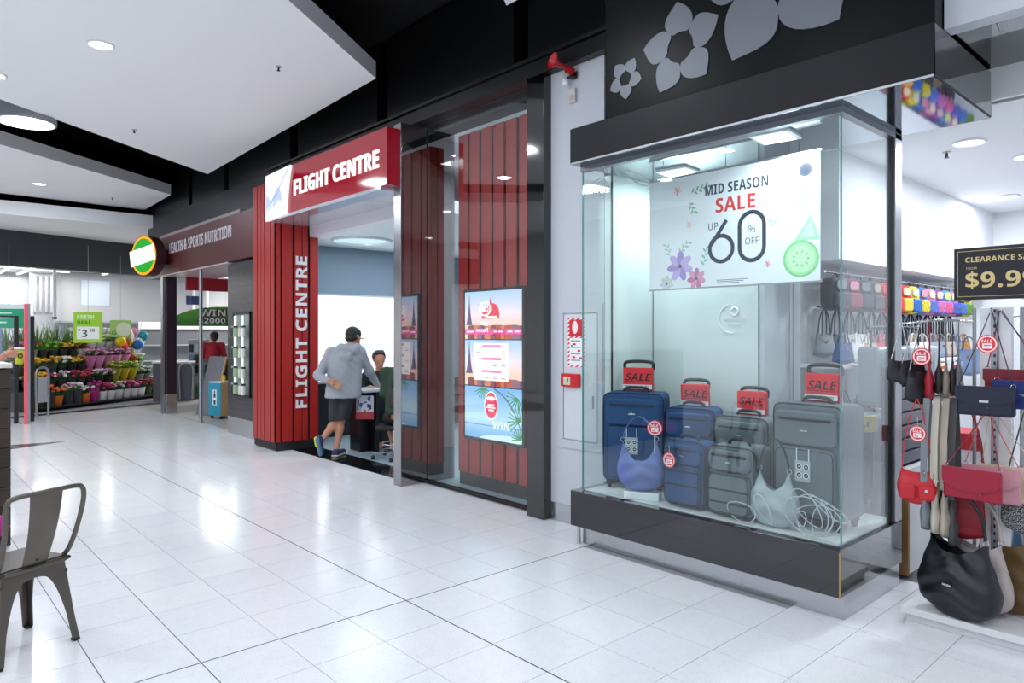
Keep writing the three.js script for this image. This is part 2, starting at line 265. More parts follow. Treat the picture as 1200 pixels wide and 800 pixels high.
{
  const t = thing('video_wall', 'tall lit advertising screen with three stacked pictures on the red slats', 'screen', [0, 0, 0]);
  part('bezel', rex(4.7, 4.748, 0.525, 2.125, -5.98, -5.015, 0.004), M(0x0b0c0e, 0.25), t);
  const dusk = (g, w, h) => { const q = g.createLinearGradient(0, 0, 0, h); q.addColorStop(0, '#a8c6ee'); q.addColorStop(0.45, '#ead9ea'); q.addColorStop(0.75, '#f3c6b4'); g.fillStyle = q; g.fillRect(0, 0, w, h); };
  const top = picture(512, 340, (g, w, h) => {
    dusk(g, w, h); skyline(g, w, h, 258); tower(g, 42, 240, 215);
    g.fillStyle = '#e03048'; g.fillRect(160, 150, 160, 46); g.beginPath(); g.arc(255, 150, 62, Math.PI, 0); g.fill(); g.beginPath(); g.moveTo(230, 110); g.lineTo(238, 40); g.lineTo(252, 110); g.fill();
    g.strokeStyle = '#fff'; g.lineWidth = 12; g.beginPath(); g.arc(190, 125, 48, 0, 7); g.stroke(); g.fillStyle = '#fff'; g.font = 'bold 60px sans-serif'; g.fillText('50', 158, 150); g.fillRect(196, 178, 105, 10);
    g.fillStyle = '#ec3f98'; g.fillRect(0, 268, w, 38);
    g.font = 'bold 40px sans-serif'; g.fillStyle = '#fff'; g.fillText('city', 150, 240); g.fillText('oncall', 104, 290);
    for (const [x, l] of [[16, 66], [270, 26], [312, 40], [390, 44], [452, 44]]) g.fillRect(x, 282, l, 10);
  }, 1.35);
  const mid = picture(512, 324, (g, w, h) => {
    dusk(g, w, h); skyline(g, w, h, 282); tower(g, 42, 240, 235);
    g.fillStyle = '#fdfdff'; g.fillRect(84, 22, 320, 262);
    for (let i = 0; i < 3; i++) { const y = 34 + i * 88; g.fillStyle = '#ef83b8'; g.fillRect(160, y, 175, 18); g.fillStyle = '#c6c3d2'; for (let k = 0; k < 4; k++) { g.fillRect(104 + k * 76, y + 38, 44, 5); g.fillStyle = '#d58aa8'; g.fillRect(108 + k * 76, y + 52, 40, 7); g.fillStyle = '#c6c3d2'; } }
  }, 1.35);
  const low = picture(512, 360, (g, w, h) => {
    const q = g.createLinearGradient(0, 0, 0, h); q.addColorStop(0, '#7db4ee'); q.addColorStop(0.6, '#bfe0f8'); q.addColorStop(1, '#6aa6dc'); g.fillStyle = q; g.fillRect(0, 0, w, h);
    g.fillStyle = '#5a90c8'; g.fillRect(0, 262, w, 6); g.fillStyle = '#cfe6f2'; g.beginPath(); g.ellipse(360, 345, 220, 26, -0.06, 0, 7); g.fill();
    g.strokeStyle = '#6d6a6e'; g.lineWidth = 9; g.beginPath(); g.moveTo(495, 250); g.quadraticCurveTo(420, 60, 270, 8); g.stroke();
    g.strokeStyle = '#2f8a55'; g.lineWidth = 7;
    for (const [cx, cy, r, a0, a1] of [[170, 6, 80, 0.4, 2.7], [480, 60, 100, 1.2, 3.6], [500, 210, 110, 2.4, 4.6], [505, 330, 80, 3.0, 4.9]]) for (let k = 0; k < 8; k++) { const a = a0 + (a1 - a0) * k / 7; g.beginPath(); g.moveTo(cx, cy); g.quadraticCurveTo(cx + Math.cos(a) * r * 0.6, cy + Math.sin(a) * r * 0.4, cx + Math.cos(a) * r, cy + Math.sin(a) * r); g.stroke(); }
    g.fillStyle = '#fff'; g.beginPath(); g.ellipse(245, 125, 62, 98, 0, 0, 7); g.fill(); g.fillStyle = '#e8325c'; g.beginPath(); g.ellipse(245, 125, 54, 90, 0, 0, 7); g.fill(); g.fillStyle = '#fff'; g.beginPath(); g.ellipse(245, 76, 40, 14, 0, 0, 7); g.fill(); for (const [y, l] of [[116, 60], [134, 78], [152, 50]]) g.fillRect(245 - l / 2, y, l, 11);
    g.font = 'bold 74px sans-serif'; g.fillStyle = '#f4fbff'; g.fillText('WIN', 258, 282);
  }, 1.25);
  const W = 0.9, face = (y0, y1, m) => part('screen_picture', plane(W, y1 - y0).rotateY(FACE_MALL).translate(4.698, (y0 + y1) / 2, -5.4975), m, t);
  face(1.595, 2.095, top); face(1.105, 1.585, mid); face(0.555, 1.095, low);
}
// travel shop interior: glowing wall panel, ceiling ring
{
  const t = thing('backlit_wall_panel', 'large glowing white panel on the travel shop end wall', 'light panel', [0, 0, 0]);
  part('frame', ex(4.8, 7.6, 0.86, 2.29, -10.298, -10.26), M(0xc9d4de, 0.4), t);
  const map = canvasTex(512, 256, (g, w, h) => { g.fillStyle = '#ffffff'; g.fillRect(0, 0, w, h); g.globalAlpha = 0.5; for (let i = 0; i < 40; i++) { g.fillStyle = '#dcebf4'; g.beginPath(); g.ellipse(110 + hash(i, 1) * 380, 120 + hash(i, 2) * 90, 10 + hash(i, 3) * 40, 6 + hash(i, 5) * 20, 0, 0, 7); g.fill(); } });
  part('lamp_diffuser', plane(2.74, 1.37).translate(6.2, 1.575, -10.255), new THREE.MeshStandardMaterial({ color: 0x777777, roughness: 0.4, emissive: 0xffffff, emissiveMap: map, emissiveIntensity: 1.1 }), t);
  rectLamp(6.2, 1.575, -10.24, 2.7, 1.35, LIGHTBOX, 0xf4faff, [0, 0, 1]);
  struct('trim_dark_dado', ex(4.756, 8.8, 0, 0.85, -10.3, -10.24), M(0x1a1b1e, 0.3));
}
{
  const t = thing('ceiling_ring_light', 'pale round recessed ring in the travel shop ceiling', 'light', [5.35, 3.05, -9.25]);
  part('ring', new THREE.TorusGeometry(0.42, 0.035, 10, 40).rotateX(Math.PI / 2), M(0xd4e4ea, 0.5), t);
  part('lamp_diffuser', cyl(0.4, 0.4, 0.01, 0, -0.005, 0, 36), glow(0xd8f4ff, 0.75), t);
  rectLamp(5.35, 3.035, -9.25, 0.6, 0.6, 8, 0xe2f6ff);
}
for (const [x, z] of [[6.4, -7.4], [6.4, -9.2], [7.8, -6.2], [5.7, -6.9], [5.6, -5.6], [5.25, -5.0], [5.3, -6.1]]) downlight(x, z > -6.4 ? 3.978 : 3.048, z, 0.08, TRAVEL_LAMP, z > -6.4 ? 'added white downlight brightening the raised ceiling behind the red slat screen' : 'small white downlight inside the travel shop', z > -6.4 ? 'added downlights behind the slat screen' : 'travel shop downlights');  // those behind the slat screen are added to brighten its raised ceiling
{ // hanging blade sign seen at the right end of the entrance
  const t = thing('hanging_blade_sign', 'small pale hanging panel inside the travel shop near the ceiling', 'sign', [5.1, 2.8, -7.35]);
  part('panel', rb(0.25, 0.2, 0.03, 0.004), M(0xe9e4f2, 0.4), t); part('rod', [cyl(0.006, 0.006, 0.16, -0.1, 0.17, 0, 6), cyl(0.006, 0.006, 0.16, 0.1, 0.17, 0, 6)], ALU, t);
}

// ---------------------------------------------------------------- health shop front
const MAROON = M(0x5b2a2a, 0.35), PURPLE = M(0x2c1c2a, 0.35);
{
  const t = thing('fascia_sign', 'maroon fascia board with white lettering above the health shop opening', 'sign', [0, 0, 0]);
  part('board', rex(4.333, 4.5, 2.86, 3.62, -15.75, -10.3, 0.004), MAROON, t);
  part('top_trim', ex(4.35, 4.5, 3.622, 3.68, -15.75, -11.4), M(0xa79a9c, 0.5), t);
  part('lettering', text('HEALTH & SPORTS NUTRITION', 3.35, 0.21, 0.004).rotateY(FACE_MALL).translate(4.333, 3.36, -13.4), M(0xd9d7dc, 0.5), t);
  part('soffit', ex(4.34, 5.4, 2.835, 2.858, -15.6, -11.9), M(0xc9b9bb, 0.3), t);
}
struct('red_reflection_band', ex(4.75, 7.2, 2.56, 2.83, -15.42, -15.36), M(0xb01c2c, 0.5));  // red reflection in the glossy soffit, built as a solid coloured strip
struct('wall_over_health', ex(4.5, 4.75, 2.87, 4.16, -17.2, -10.3), M(0x24272c, 0.4));
struct('ceiling_health', ex(4.75, 9, 2.9, 3.0, -15.2, -10.5), WHITE);
{
  const t = thing('round_blade_sign', 'round green sign ringed in yellow, projecting at the far end of the maroon fascia', 'sign', [4.0, 3.2, -15.25], -71 * Math.PI / 180);
  part('drum', cyl(0.4, 0.4, 0.2, 0, 0, 0, 40).rotateX(Math.PI / 2), M(0x471b20, 0.35), t);
  part('lit_ring', cyl(0.385, 0.385, 0.012, 0, 0, 0, 40).rotateX(Math.PI / 2).translate(0, 0, 0.105), glow(0xffb000, 0.85), t);
  part('lit_disc', cyl(0.34, 0.34, 0.012, 0, 0, 0, 40).rotateX(Math.PI / 2).translate(0, 0, 0.112), glow(0x00a81c, 0.8), t);
  part('lit_band', box(0.76, 0.31, 0.02, 0, 0, 0).rotateZ(0.16).translate(-0.02, 0, 0.122), glow(0xffffff, 1.1), t);
  part('bracket', box(0.1, 0.3, 0.3, 0.1, 0, -0.24), MAROON, t);
}
{
  const t = thing('purple_column', 'dark purple square column with steel foot at the far end of the health shop', 'column', [4.47, 0, -15.55]);
  part('shaft', rb(0.2, 2.42, 0.2, 0.006, 0.02, 1.61, 0), PURPLE, t);
  part('foot', rb(0.22, 0.4, 0.22, 0.006, 0.02, 0.2, 0), STEEL, t);
  part('steel_strip', [ex(-0.13, -0.095, 0.001, 2.82, -0.12, 0.02)], ALU, t);
}
solo('steel_pole', cyl(0.032, 0.032, 2.83, 0, 1.416, 0, 16), ALU, 'slim steel pole standing in the health shop opening', 'pole', [4.40, 0, -13.41]);
{
  const brick = dataTex(128, (x, y) => { const row = Math.floor(y / 8), o = (row % 3) * 20, e = y % 8 === 0 || (x + o) % 64 === 0; const n = hash(Math.floor((x + o) / 64), row); return e ? 40 : 62 + n * 26; });
  const m = M(0xd8dae0, 0.3, 0, { map: brick }); const g = ex(4.34, 4.75, 0.28, 2.815, -11.9, -10.52), uv = g.attributes.uv, p = g.attributes.position;
  for (let i = 0; i < p.count; i++) uv.setXY(i, (p.getX(i) + p.getZ(i)) * 1.3, p.getY(i) * 2.5);
  const t = thing('tiled_pier', 'dark grey mosaic tiled pier beside the red lettered pillar', 'pier', [0, 0, 0]);
  part('tiled_body', g, m, t); part('foot', ex(4.335, 4.75, 0.001, 0.28, -11.9, -10.52), STEEL, t);
  const c = thing('lit_niche', 'glowing display niche of small jars in the dark tiled pier', 'display niche', [0, 0, 0]);
  part('frame', [ex(4.315, 4.338, 0.66, 2.0, -11.62, -11.58), ex(4.315, 4.338, 0.66, 2.0, -10.94, -10.9), ex(4.315, 4.338, 0.64, 0.68, -11.62, -10.9), ex(4.315, 4.338, 1.96, 2.0, -11.62, -10.9)], DARKMETAL, c);
  part('back_panel', ex(4.33, 4.338, 0.68, 1.96, -11.58, -10.94), M(0x8f9c97, 0.5), c);
  part('light_strip', [ex(4.318, 4.329, 0.7, 1.94, -11.57, -11.5), ex(4.318, 4.329, 0.7, 1.94, -11.24, -11.2)], glow(0xf2fff8, 1.6), c);
  rectLamp(4.2, 1.3, -11.3, 0.3, 1.0, 2.5, 0xf2fff8, [-1, 0, 0]);
  for (const y of [0.95, 1.27, 1.6]) part('shelf', ex(4.2, 4.33, y - 0.01, y, -11.57, -10.95), GLASS, c);
  let n = 0; for (const y of [0.682, 0.95, 1.27, 1.6]) for (const z of [-11.44, -11.34, -11.13, -11.02]) {
    const j = thing('jar', `${['white', 'black', 'green', 'cream'][n % 4]} tub in the lit niche, ${['bottom', 'second', 'third', 'top'][Math.floor(n / 4)]} row`, 'jar', [4.26, y, z]); n++;
    part('tub', lathe([[0, 0], [0.038, 0], [0.04, 0.01], [0.04, 0.13], [0.03, 0.15], [0, 0.15]], 14), M([0xe8ece6, 0x2a2f30, 0x8fae90, 0xd8d2bd][n % 4], 0.4), j); part('lid', cyl(0.033, 0.033, 0.03, 0, 0.165, 0, 14), M([0x2b2d30, 0x9fa6a2][n % 2], 0.4), j);
  }
}

// ---------------------------------------------------------------- corner display case of the bag shop
const CASEY = 0.43;
{
  const t = thing('display_case', 'glass corner display case on a black base with steel plinth, filled with luggage', 'display case', [0, 0, 0]);
  part('plinth', [ex(4.12, 4.98, 0.001, 0.152, -3.72, -1.705)], STEEL, t);
  part('foot', cyl(0.012, 0.016, 0.15, 4.085, 0.0755, -3.73, 10), STEEL, t);
  part('base_panel', rex(4.03, 4.985, 0.15, 0.424, -3.77, -1.69, 0.004), BLACKGLOSS, t);
  part('corner_strip', ex(4.026, 4.034, 0.152, 0.41, -1.694, -1.686), M(0xb59a63, 0.35, 0.8), t);
  part('deck', ex(4.11, 4.98, 0.424, CASEY, -3.69, -1.73), M(0xe6ebea, 0.5), t);
  part('glass_pane', ex(4.092, 4.102, 0.424, 2.93, -3.695, -1.715), GLASS, t);
  part('glass_pane', ex(4.104, 4.84, 0.424, 2.93, -1.722, -1.712), GLASS, t);
  part('glass_pane', ex(4.104, 4.44, 0.424, 2.93, -3.70, -3.69), GLASS, t);
  part('glass_edge', [ex(4.09, 4.104, 0.43, 2.93, -1.714, -1.708), ex(4.09, 4.104, 0.43, 2.93, -3.702, -3.696)], GLASSEDGE, t);
  part('jamb', [rex(4.87, 4.985, CASEY, 2.95, -1.735, -1.69, 0.004)], ALU, t);
  part('jamb_seal', ex(4.842, 4.87, CASEY, 2.95, -1.735, -1.7), BLACK, t);
  part('head_channel', [ex(4.07, 4.12, 2.915, 2.95, -3.7, -1.69), ex(4.12, 4.985, 2.915, 2.95, -1.74, -1.69)], M(0x7d8086, 0.35, 0.8), t);
  part('back_panel', ex(5.0, 5.028, CASEY, 2.95, -3.69, -2.715), M(0xdde8e6, 0.35), t);
  part('return_panel', ex(5.0, 5.4, 0.001, 2.95, -2.70, -2.662), M(0xc3ccd2, 0.4), t);
  part('side_panel', ex(4.45, 5.0, CASEY, 2.95, -3.775, -3.70), M(0xd9e4e2, 0.5), t);
  part('corner_trim', ex(4.44, 4.452, CASEY, 2.95, -3.702, -3.69), BLACK, t);
}
{
  const g = structGroup('bulkhead_canopy');
  part('fascia_box', rex(3.95, 4.98, 2.955, 3.225, -3.7, -1.19, 0.004), M(0x121317, 0.42, 0, { phys: { specularIntensity: 0.5 } }), g);
  part('soffit_mirror', ex(3.955, 4.975, 2.95, 2.954, -3.695, -1.195), M(0x868d96, 0.05, 1), g);
  part('end_glass', ex(3.955, 4.975, 2.96, 3.22, -1.189, -1.186), BLACKGLOSS, g);
  part('edge_trim', ex(3.946, 3.952, 2.95, 2.962, -3.7, -1.19), ALU, g);
}
{ // black board with cut metal flowers
  const t = thing('flower_sign_board', 'black fascia board with three silver five-petalled flowers above the display case', 'sign', [0, 0, 0]);
  part('board', rex(3.965, 4.08, 3.228, 4.39, -3.357, -1.19, 0.003), M(0x0a0b0d, 0.35, 0, { phys: { specularIntensity: 0.25 } }), t);
  const petal = (R, a) => {
    const s = new THREE.Shape(), p = (r, d) => [R * r * Math.cos(a + d), R * r * Math.sin(a + d)], c = (r1, d1, r2, d2, r3, d3) => s.bezierCurveTo(...p(r1, d1), ...p(r2, d2), ...p(r3, d3));
    s.moveTo(...p(0.33, -0.42)); c(0.35, -0.62, 0.40, -0.66, 0.5, -0.63); c(0.68, -0.6, 0.86, -0.32, 1.0, 0.06); c(0.86, 0.28, 0.82, 0.54, 0.64, 0.61); c(0.5, 0.65, 0.38, 0.66, 0.33, 0.44); c(0.34, 0.16, 0.34, -0.16, 0.33, -0.42);
    return new THREE.ExtrudeGeometry(s, { depth: 0.006, bevelEnabled: false, curveSegments: 8 }).rotateY(FACE_MALL);
  };
  const SILVER = M(0x6d7178, 0.45, 0.3);
  for (const [y, z, R, rot] of [[3.475, -3.167, 0.15, 53], [3.561, -2.707, 0.31, 91], [3.83, -2.02, 0.56, 90]])
    for (let k = 0; k < 5; k++) { const a = (rot + 72 * k) * Math.PI / 180; if (y + R * 0.7 * Math.sin(a) > 4.3) continue; part('metal_petal', petal(R, a).translate(3.964, y, z), SILVER, t); }
}
for (const [x, z, w] of [[4.35, -2.24, 'nearer the glass corner'], [4.72, -3.25, 'over the blue suitcases']]) {
  const t = thing('square_downlight', `square glowing downlight in the display case ceiling ${w}`, 'light', [x, 2.94, z], 0.12);
  part('frame', [rb(0.26, 0.02, 0.26, 0.004)], M(0xdfe3e5, 0.4), t); part('lamp_diffuser', box(0.2, 0.006, 0.2, 0, -0.012, 0), glow(0xf4ffff, 3), t);
  rectLamp(x, 2.915, z, 0.2, 0.2, CASE_LAMP, 0xeefaff);
}
{ // hanging sale banner
  const map = canvasTex(1024, 640, (g, w, h) => {
    g.fillStyle = '#e9eef3'; g.fillRect(0, 0, w, h);
    const X = (u) => u * w, Y = (v) => v * h;
    const leafy = (x, y, n, r, c, a0) => { g.strokeStyle = g.fillStyle = c; g.lineWidth = 2; g.beginPath(); g.moveTo(x, y); g.lineTo(x + Math.cos(a0) * r, y + Math.sin(a0) * r); g.stroke(); for (let i = 0; i < n; i++) { const t = (i + 0.6) / n, bx = x + Math.cos(a0) * r * t, by = y + Math.sin(a0) * r * t, s = i % 2 ? 1 : -1; g.beginPath(); g.ellipse(bx + Math.cos(a0 + s * 0.9) * 13, by + Math.sin(a0 + s * 0.9) * 13, 14, 5.5, a0 + s * 0.9, 0, 7); g.fill(); } };
    const blossom = (x, y, r, c1, c2, n = 7) => { for (let i = 0; i < n; i++) { const a = i * 6.283 / n + 0.3; g.fillStyle = i % 2 ? c1 : c2; g.beginPath(); g.ellipse(x + Math.cos(a) * r * 0.55, y + Math.sin(a) * r * 0.55, r * 0.5, r * 0.27, a, 0, 7); g.fill(); } g.fillStyle = '#6a5a60'; g.beginPath(); g.arc(x, y, r * 0.14, 0, 7); g.fill(); };
    leafy(X(0.28), Y(0.16), 8, 120, '#79b08a', -0.25); leafy(X(0.27), Y(0.24), 5, 70, '#86b896', 1.1); leafy(X(0.70), Y(0.13), 7, 90, '#cfdccb', -0.5); leafy(X(0.95), Y(0.24), 8, 110, '#8fb5a2', 2.0); leafy(X(0.86), Y(0.36), 5, 60, '#c9d4cc', 0.4);
    leafy(X(0.2), Y(0.68), 6, 90, '#a7c9ae', -0.7); leafy(X(0.14), Y(0.7), 5, 70, '#b5d3b9', -1.9); leafy(X(0.36), Y(0.82), 6, 110, '#72bcae', -1.4); leafy(X(0.73), Y(0.5), 3, 40, '#9fd2c4', 0.3);
    blossom(X(0.208), Y(0.80), 84, '#a98fd0', '#c4b0e2'); blossom(X(0.315), Y(0.92), 58, '#c87aa8', '#dc9cbc'); blossom(X(0.12), Y(0.95), 46, '#d4c8e6', '#c7dcc4'); blossom(X(0.191), Y(0.12), 26, '#e9a9ad', '#f3c9c6', 5); blossom(X(0.27), Y(0.44), 20, '#f0bdb5', '#f6d5cf', 5); blossom(X(0.733), Y(0.84), 18, '#e58a96', '#f0b9bd', 5); blossom(X(0.86), Y(0.05), 24, '#f2d2ba', '#f8e5d8', 5);
    g.fillStyle = '#a6d8b4'; g.beginPath(); g.moveTo(X(0.87), Y(0.68)); g.lineTo(X(0.955), Y(0.48)); g.lineTo(X(1), Y(0.68)); g.closePath(); g.fill(); g.fillStyle = '#c3e4cb'; g.beginPath(); g.moveTo(X(0.9), Y(0.66)); g.lineTo(X(0.955), Y(0.52)); g.lineTo(X(0.98), Y(0.66)); g.fill();
    for (const [r, c] of [[92, '#7ccf86'], [82, '#a9e3a8'], [70, '#c6eec2']]) { g.fillStyle = c; g.beginPath(); g.ellipse(X(0.905), Y(0.82), r, r, 0, 0, 7); g.fill(); }
    g.fillStyle = '#8ccf92'; for (let i = 0; i < 9; i++) { const a = i * 0.7; g.beginPath(); g.ellipse(X(0.905) + Math.cos(a) * 38, Y(0.82) + Math.sin(a) * 36, 8, 5, a, 0, 7); g.fill(); }
    g.fillStyle = '#16223a'; g.beginPath(); g.arc(X(0.928), Y(0.13), 34, 0, 7); g.fill(); g.strokeStyle = '#8fa0b8'; g.lineWidth = 3; g.setLineDash([4, 4]); g.beginPath(); g.arc(X(0.928), Y(0.13), 27, 0, 7); g.stroke(); g.setLineDash([]);
    g.fillStyle = '#41506a'; for (let i = 0; i < 3; i++) g.fillRect(X(0.44) + i * 4, Y(0.945 + i * 0.013), 190 - i * 30, 3);
    const fit = (s, x0, x1, y, H, c, wgt = '') => { g.save(); g.fillStyle = c; g.font = `${wgt} 100px sans-serif`; const m = g.measureText(s).width; g.translate(x0, y); g.scale((x1 - x0) / m, H / 73); g.fillText(s, 0, 0); g.restore(); };
    fit('MID SEASON', X(0.365), X(0.742), Y(0.205), 56, '#1f2a44', 'bold'); fit('SALE', X(0.43), X(0.672), Y(0.365), 78, '#e0322f', 'bold'); fit('UP', X(0.386), X(0.452), Y(0.51), 38, '#2a3550');
    g.strokeStyle = '#1c2840'; g.lineWidth = 22; g.beginPath(); g.arc(X(0.468), Y(0.678), 70, 0, 7); g.stroke(); g.beginPath(); g.moveTo(X(0.408), Y(0.64)); g.lineTo(X(0.5), Y(0.44)); g.stroke();
    g.beginPath(); const zx = X(0.645), zy0 = Y(0.51), zy1 = Y(0.69), zr = 70; g.arc(zx, zy0, zr, Math.PI, 0); g.lineTo(zx + zr, zy1); g.arc(zx, zy1, zr, 0, Math.PI); g.closePath(); g.stroke();
    fit('%', X(0.625), X(0.668), Y(0.57), 40, '#2a3550'); fit('OFF', X(0.605), X(0.686), Y(0.665), 36, '#2a3550');
  });
  const t = thing('hanging_banner', 'white floral banner reading mid season sale up to 60 percent off in the glass case', 'banner', [0, 0, 0]);
  part('sheet', ex(4.598, 4.604, 2.0, 2.86, -3.43, -2.055), M(0xeef2f3, 0.5), t);
  part('print', plane(1.375, 0.86).rotateY(FACE_MALL).translate(4.5965, 2.43, -2.7425), M(0xffffff, 0.5, 0, { map }), t);
  part('rail', [ex(4.594, 4.608, 2.858, 2.872, -3.44, -2.045), ex(4.594, 4.608, 1.992, 2.003, -3.44, -2.045)], ALU, t);
  for (const z of [-3.3, -2.75, -2.2]) part('cable', cyl(0.0025, 0.0025, 0.08, 4.6, 2.905, z, 6), DARKMETAL, t);
}
{ // white printed mark on the back panel
  const t = thing('wall_logo', 'small white circular logo on the case back panel beneath the banner', 'logo', [4.998, 1.77, -2.93], FACE_MALL);
  part('ring', new THREE.TorusGeometry(0.115, 0.005, 6, 30, Math.PI * 0.95).rotateZ(Math.PI * 0.58), M(0xfafcfc, 0.4), t);
  part('badge', [new THREE.TorusGeometry(0.03, 0.01, 6, 20).translate(0.02, 0.055, 0)], M(0xfafcfc, 0.4), t);
  part('lettering', [text('strandbags', 0.19, 0.034, 0.004).translate(0.02, -0.005, 0), text('HOME', 0.12, 0.022, 0.004).translate(0.02, -0.042, 0)], M(0xfafcfc, 0.4), t);
}

// ---------------------------------------------------------------- luggage
function fabricTex(a, b) { return dataTex(64, (x, y) => 205 + (((x >> 1) + (y >> 1)) % 2 ? 14 : -14) + 22 * (hash(x, y) - 0.5)); }
const WEAVE = fabricTex(); WEAVE.repeat.set(10, 10);
function roundRect(w, h, r) { const s = new THREE.Shape(), x = -w / 2, y = -h / 2; s.moveTo(x + r, y); s.lineTo(x + w - r, y); s.quadraticCurveTo(x + w, y, x + w, y + r); s.lineTo(x + w, y + h - r); s.quadraticCurveTo(x + w, y + h, x + w - r, y + h); s.lineTo(x + r, y + h); s.quadraticCurveTo(x, y + h, x, y + h - r); s.lineTo(x, y + r); s.quadraticCurveTo(x, y, x + r, y); return s; }
function pad(w, h, r, depth, bev = 0.012) { return new THREE.ExtrudeGeometry(roundRect(w - 2 * bev, h - 2 * bev, Math.max(0.004, r - bev)), { depth: depth - bev, bevelEnabled: true, bevelThickness: bev, bevelSize: bev, bevelSegments: 3, curveSegments: 6 }); }
function outline(w, h, r, z, rad, y) { const pts = roundRect(w, h, r).getPoints(5).map((p) => [p.x, p.y + y, z]); pts.pop(); return tube(pts, rad, 80, 5, true); }
function suitcase(name, label, w, h, d, col, dark, pos, turn, { trolley = 0.16, icons = false, wheels = true, bands = null } = {}) {
  const t = thing(name, label, 'suitcase', pos, turn);
  const cloth = M(col, 0.75, 0, { map: WEAVE }), trim = M(dark, 0.6), b = wheels ? 0.055 : 0.012, H = h - b, cy = b + H / 2;
  part('shell', pad(w, H, 0.055, d - 0.04, 0.02).translate(0, cy, -d / 2 + 0.02), cloth, t);
  part('piping', [outline(w - 0.012, H - 0.012, 0.05, d / 2 - 0.026, 0.007, cy), outline(w - 0.012, H - 0.012, 0.05, -d / 2 + 0.03, 0.006, cy), outline(w - 0.01, H - 0.01, 0.05, d / 2 - 0.09, 0.0035, cy)], trim, t);
  part('upper_pocket', pad(w * 0.9, H * 0.3, 0.05, 0.035, 0.014).translate(0, b + H * 0.79, d / 2 - 0.025), cloth, t);
  part('lower_pocket', pad(w * 0.86, H * 0.58, 0.05, 0.045, 0.016).translate(0, b + H * 0.33, d / 2 - 0.025), cloth, t);
  part('zip', [box(w * 0.74, 0.016, 0.008, 0, b + H * 0.865, d / 2 + 0.012), outline(w * 0.82, H * 0.54, 0.04, d / 2 + 0.018, 0.0035, b + H * 0.33)], trim, t);
  if (bands) for (const q of bands) part('pocket_band', rb(w * 0.88, 0.012, 0.012, 0.004, 0, b + H * q, d / 2 + 0.02), trim, t);
  part('badge', rb(w * 0.12, 0.014, 0.006, 0.003, 0, b + H * 0.77, d / 2 + 0.016), M(0xb9bdc2, 0.25, 1), t);
  part('top_handle', tube([[-w * 0.23, h - 0.006, 0], [-w * 0.17, h + 0.028, 0], [0, h + 0.036, 0], [w * 0.17, h + 0.028, 0], [w * 0.23, h - 0.006, 0]], 0.011, 20, 8), trim, t);
  if (wheels) for (const x of [-1, 1]) for (const z of [-1, 1]) { const wh = part('wheel', [cyl(0.026, 0.026, 0.022, 0, 0.027, 0, 14).rotateZ(0).applyMatrix4(new THREE.Matrix4().makeTranslation(0, 0.027, 0).multiply(new THREE.Matrix4().makeRotationZ(Math.PI / 2)).multiply(new THREE.Matrix4().makeTranslation(0, -0.027, 0))), rb(0.045, 0.03, 0.06, 0.008, 0, 0.055, 0)], M(0x1b1c1e, 0.4), t); wh.position.set(x * (w / 2 - 0.045), 0, z * (d / 2 - 0.05)); }
  if (trolley) { const hw = w * 0.24, zt = -d / 2 + 0.06;
    part('trolley_pole', rod([-hw, h - 0.02, zt], [-hw, h + trolley - 0.01, zt], 0.008), ALU, t); part('trolley_pole', rod([hw, h - 0.02, zt], [hw, h + trolley - 0.01, zt], 0.008), ALU, t);
    part('trolley_grip', [tube([[-hw, h + trolley - 0.06, zt], [-hw, h + trolley - 0.012, zt], [-hw + 0.02, h + trolley, zt], [hw - 0.02, h + trolley, zt], [hw, h + trolley - 0.012, zt], [hw, h + trolley - 0.06, zt]], 0.013, 30, 8)], M(0x16181a, 0.4), t); }
  if (icons) { const map = canvasTex(128, 160, (g) => { g.fillStyle = '#a9b6bd'; g.fillRect(0, 0, 128, 160); for (const [x, y] of [[34, 46], [94, 46], [34, 112], [94, 112]]) { g.fillStyle = '#f2f4f4'; g.beginPath(); g.arc(x, y, 25, 0, 7); g.fill(); g.fillStyle = '#1b2024'; g.beginPath(); g.arc(x, y, 19, 0, 7); g.fill(); g.fillStyle = '#dde2e4'; g.fillRect(x - 9, y - 4, 18, 8); } });
    part('feature_card', box(0.1, 0.13, 0.004, 0, b + H * 0.42, d / 2 + 0.024), M(0xffffff, 0.4, 0, { map }), t); for (const x of [-0.04, 0.04]) part('card_strap', box(0.006, H * 0.13, 0.003, x, b + H * 0.55, d / 2 + 0.024), M(0xd7dde0, 0.4), t); }
  return t;
}
const NAVY = 0x1f5a94, NAVYD = 0x0c2138, GRY = 0x7f8c92, GRYD = 0x2c3337;
const onDeck = (fx, fz, d, turn) => [fx - Math.sin(turn) * d / 2, CASEY + 0.001, fz - Math.cos(turn) * d / 2];
const TBL = FACE_MALL + 0.44, TBM = FACE_MALL + 0.3;
suitcase('large_suitcase', 'large blue fabric suitcase at the left end of the glass case', 0.48, 0.755, 0.3, NAVY, NAVYD, onDeck(4.36, -3.42, 0.3, TBL), TBL, { trolley: 0.235, icons: true });
suitcase('medium_suitcase', 'medium blue suitcase behind the small blue cabin bag', 0.39, 0.655, 0.28, NAVY, NAVYD, onDeck(4.54, -3.03, 0.28, TBM), TBM, { trolley: 0.2 });
suitcase('small_suitcase', 'small blue cabin suitcase in front of the medium blue one', 0.33, 0.47, 0.2, NAVY, NAVYD, onDeck(4.165, -2.83, 0.2, FACE_MALL), FACE_MALL, { trolley: 0, wheels: false, bands: [0.55, 0.33] });
suitcase('medium_suitcase', 'medium grey suitcase behind the small grey cabin bag', 0.42, 0.63, 0.28, GRY, GRYD, onDeck(4.52, -2.6, 0.28, FACE_MALL), FACE_MALL, { trolley: 0.19 });
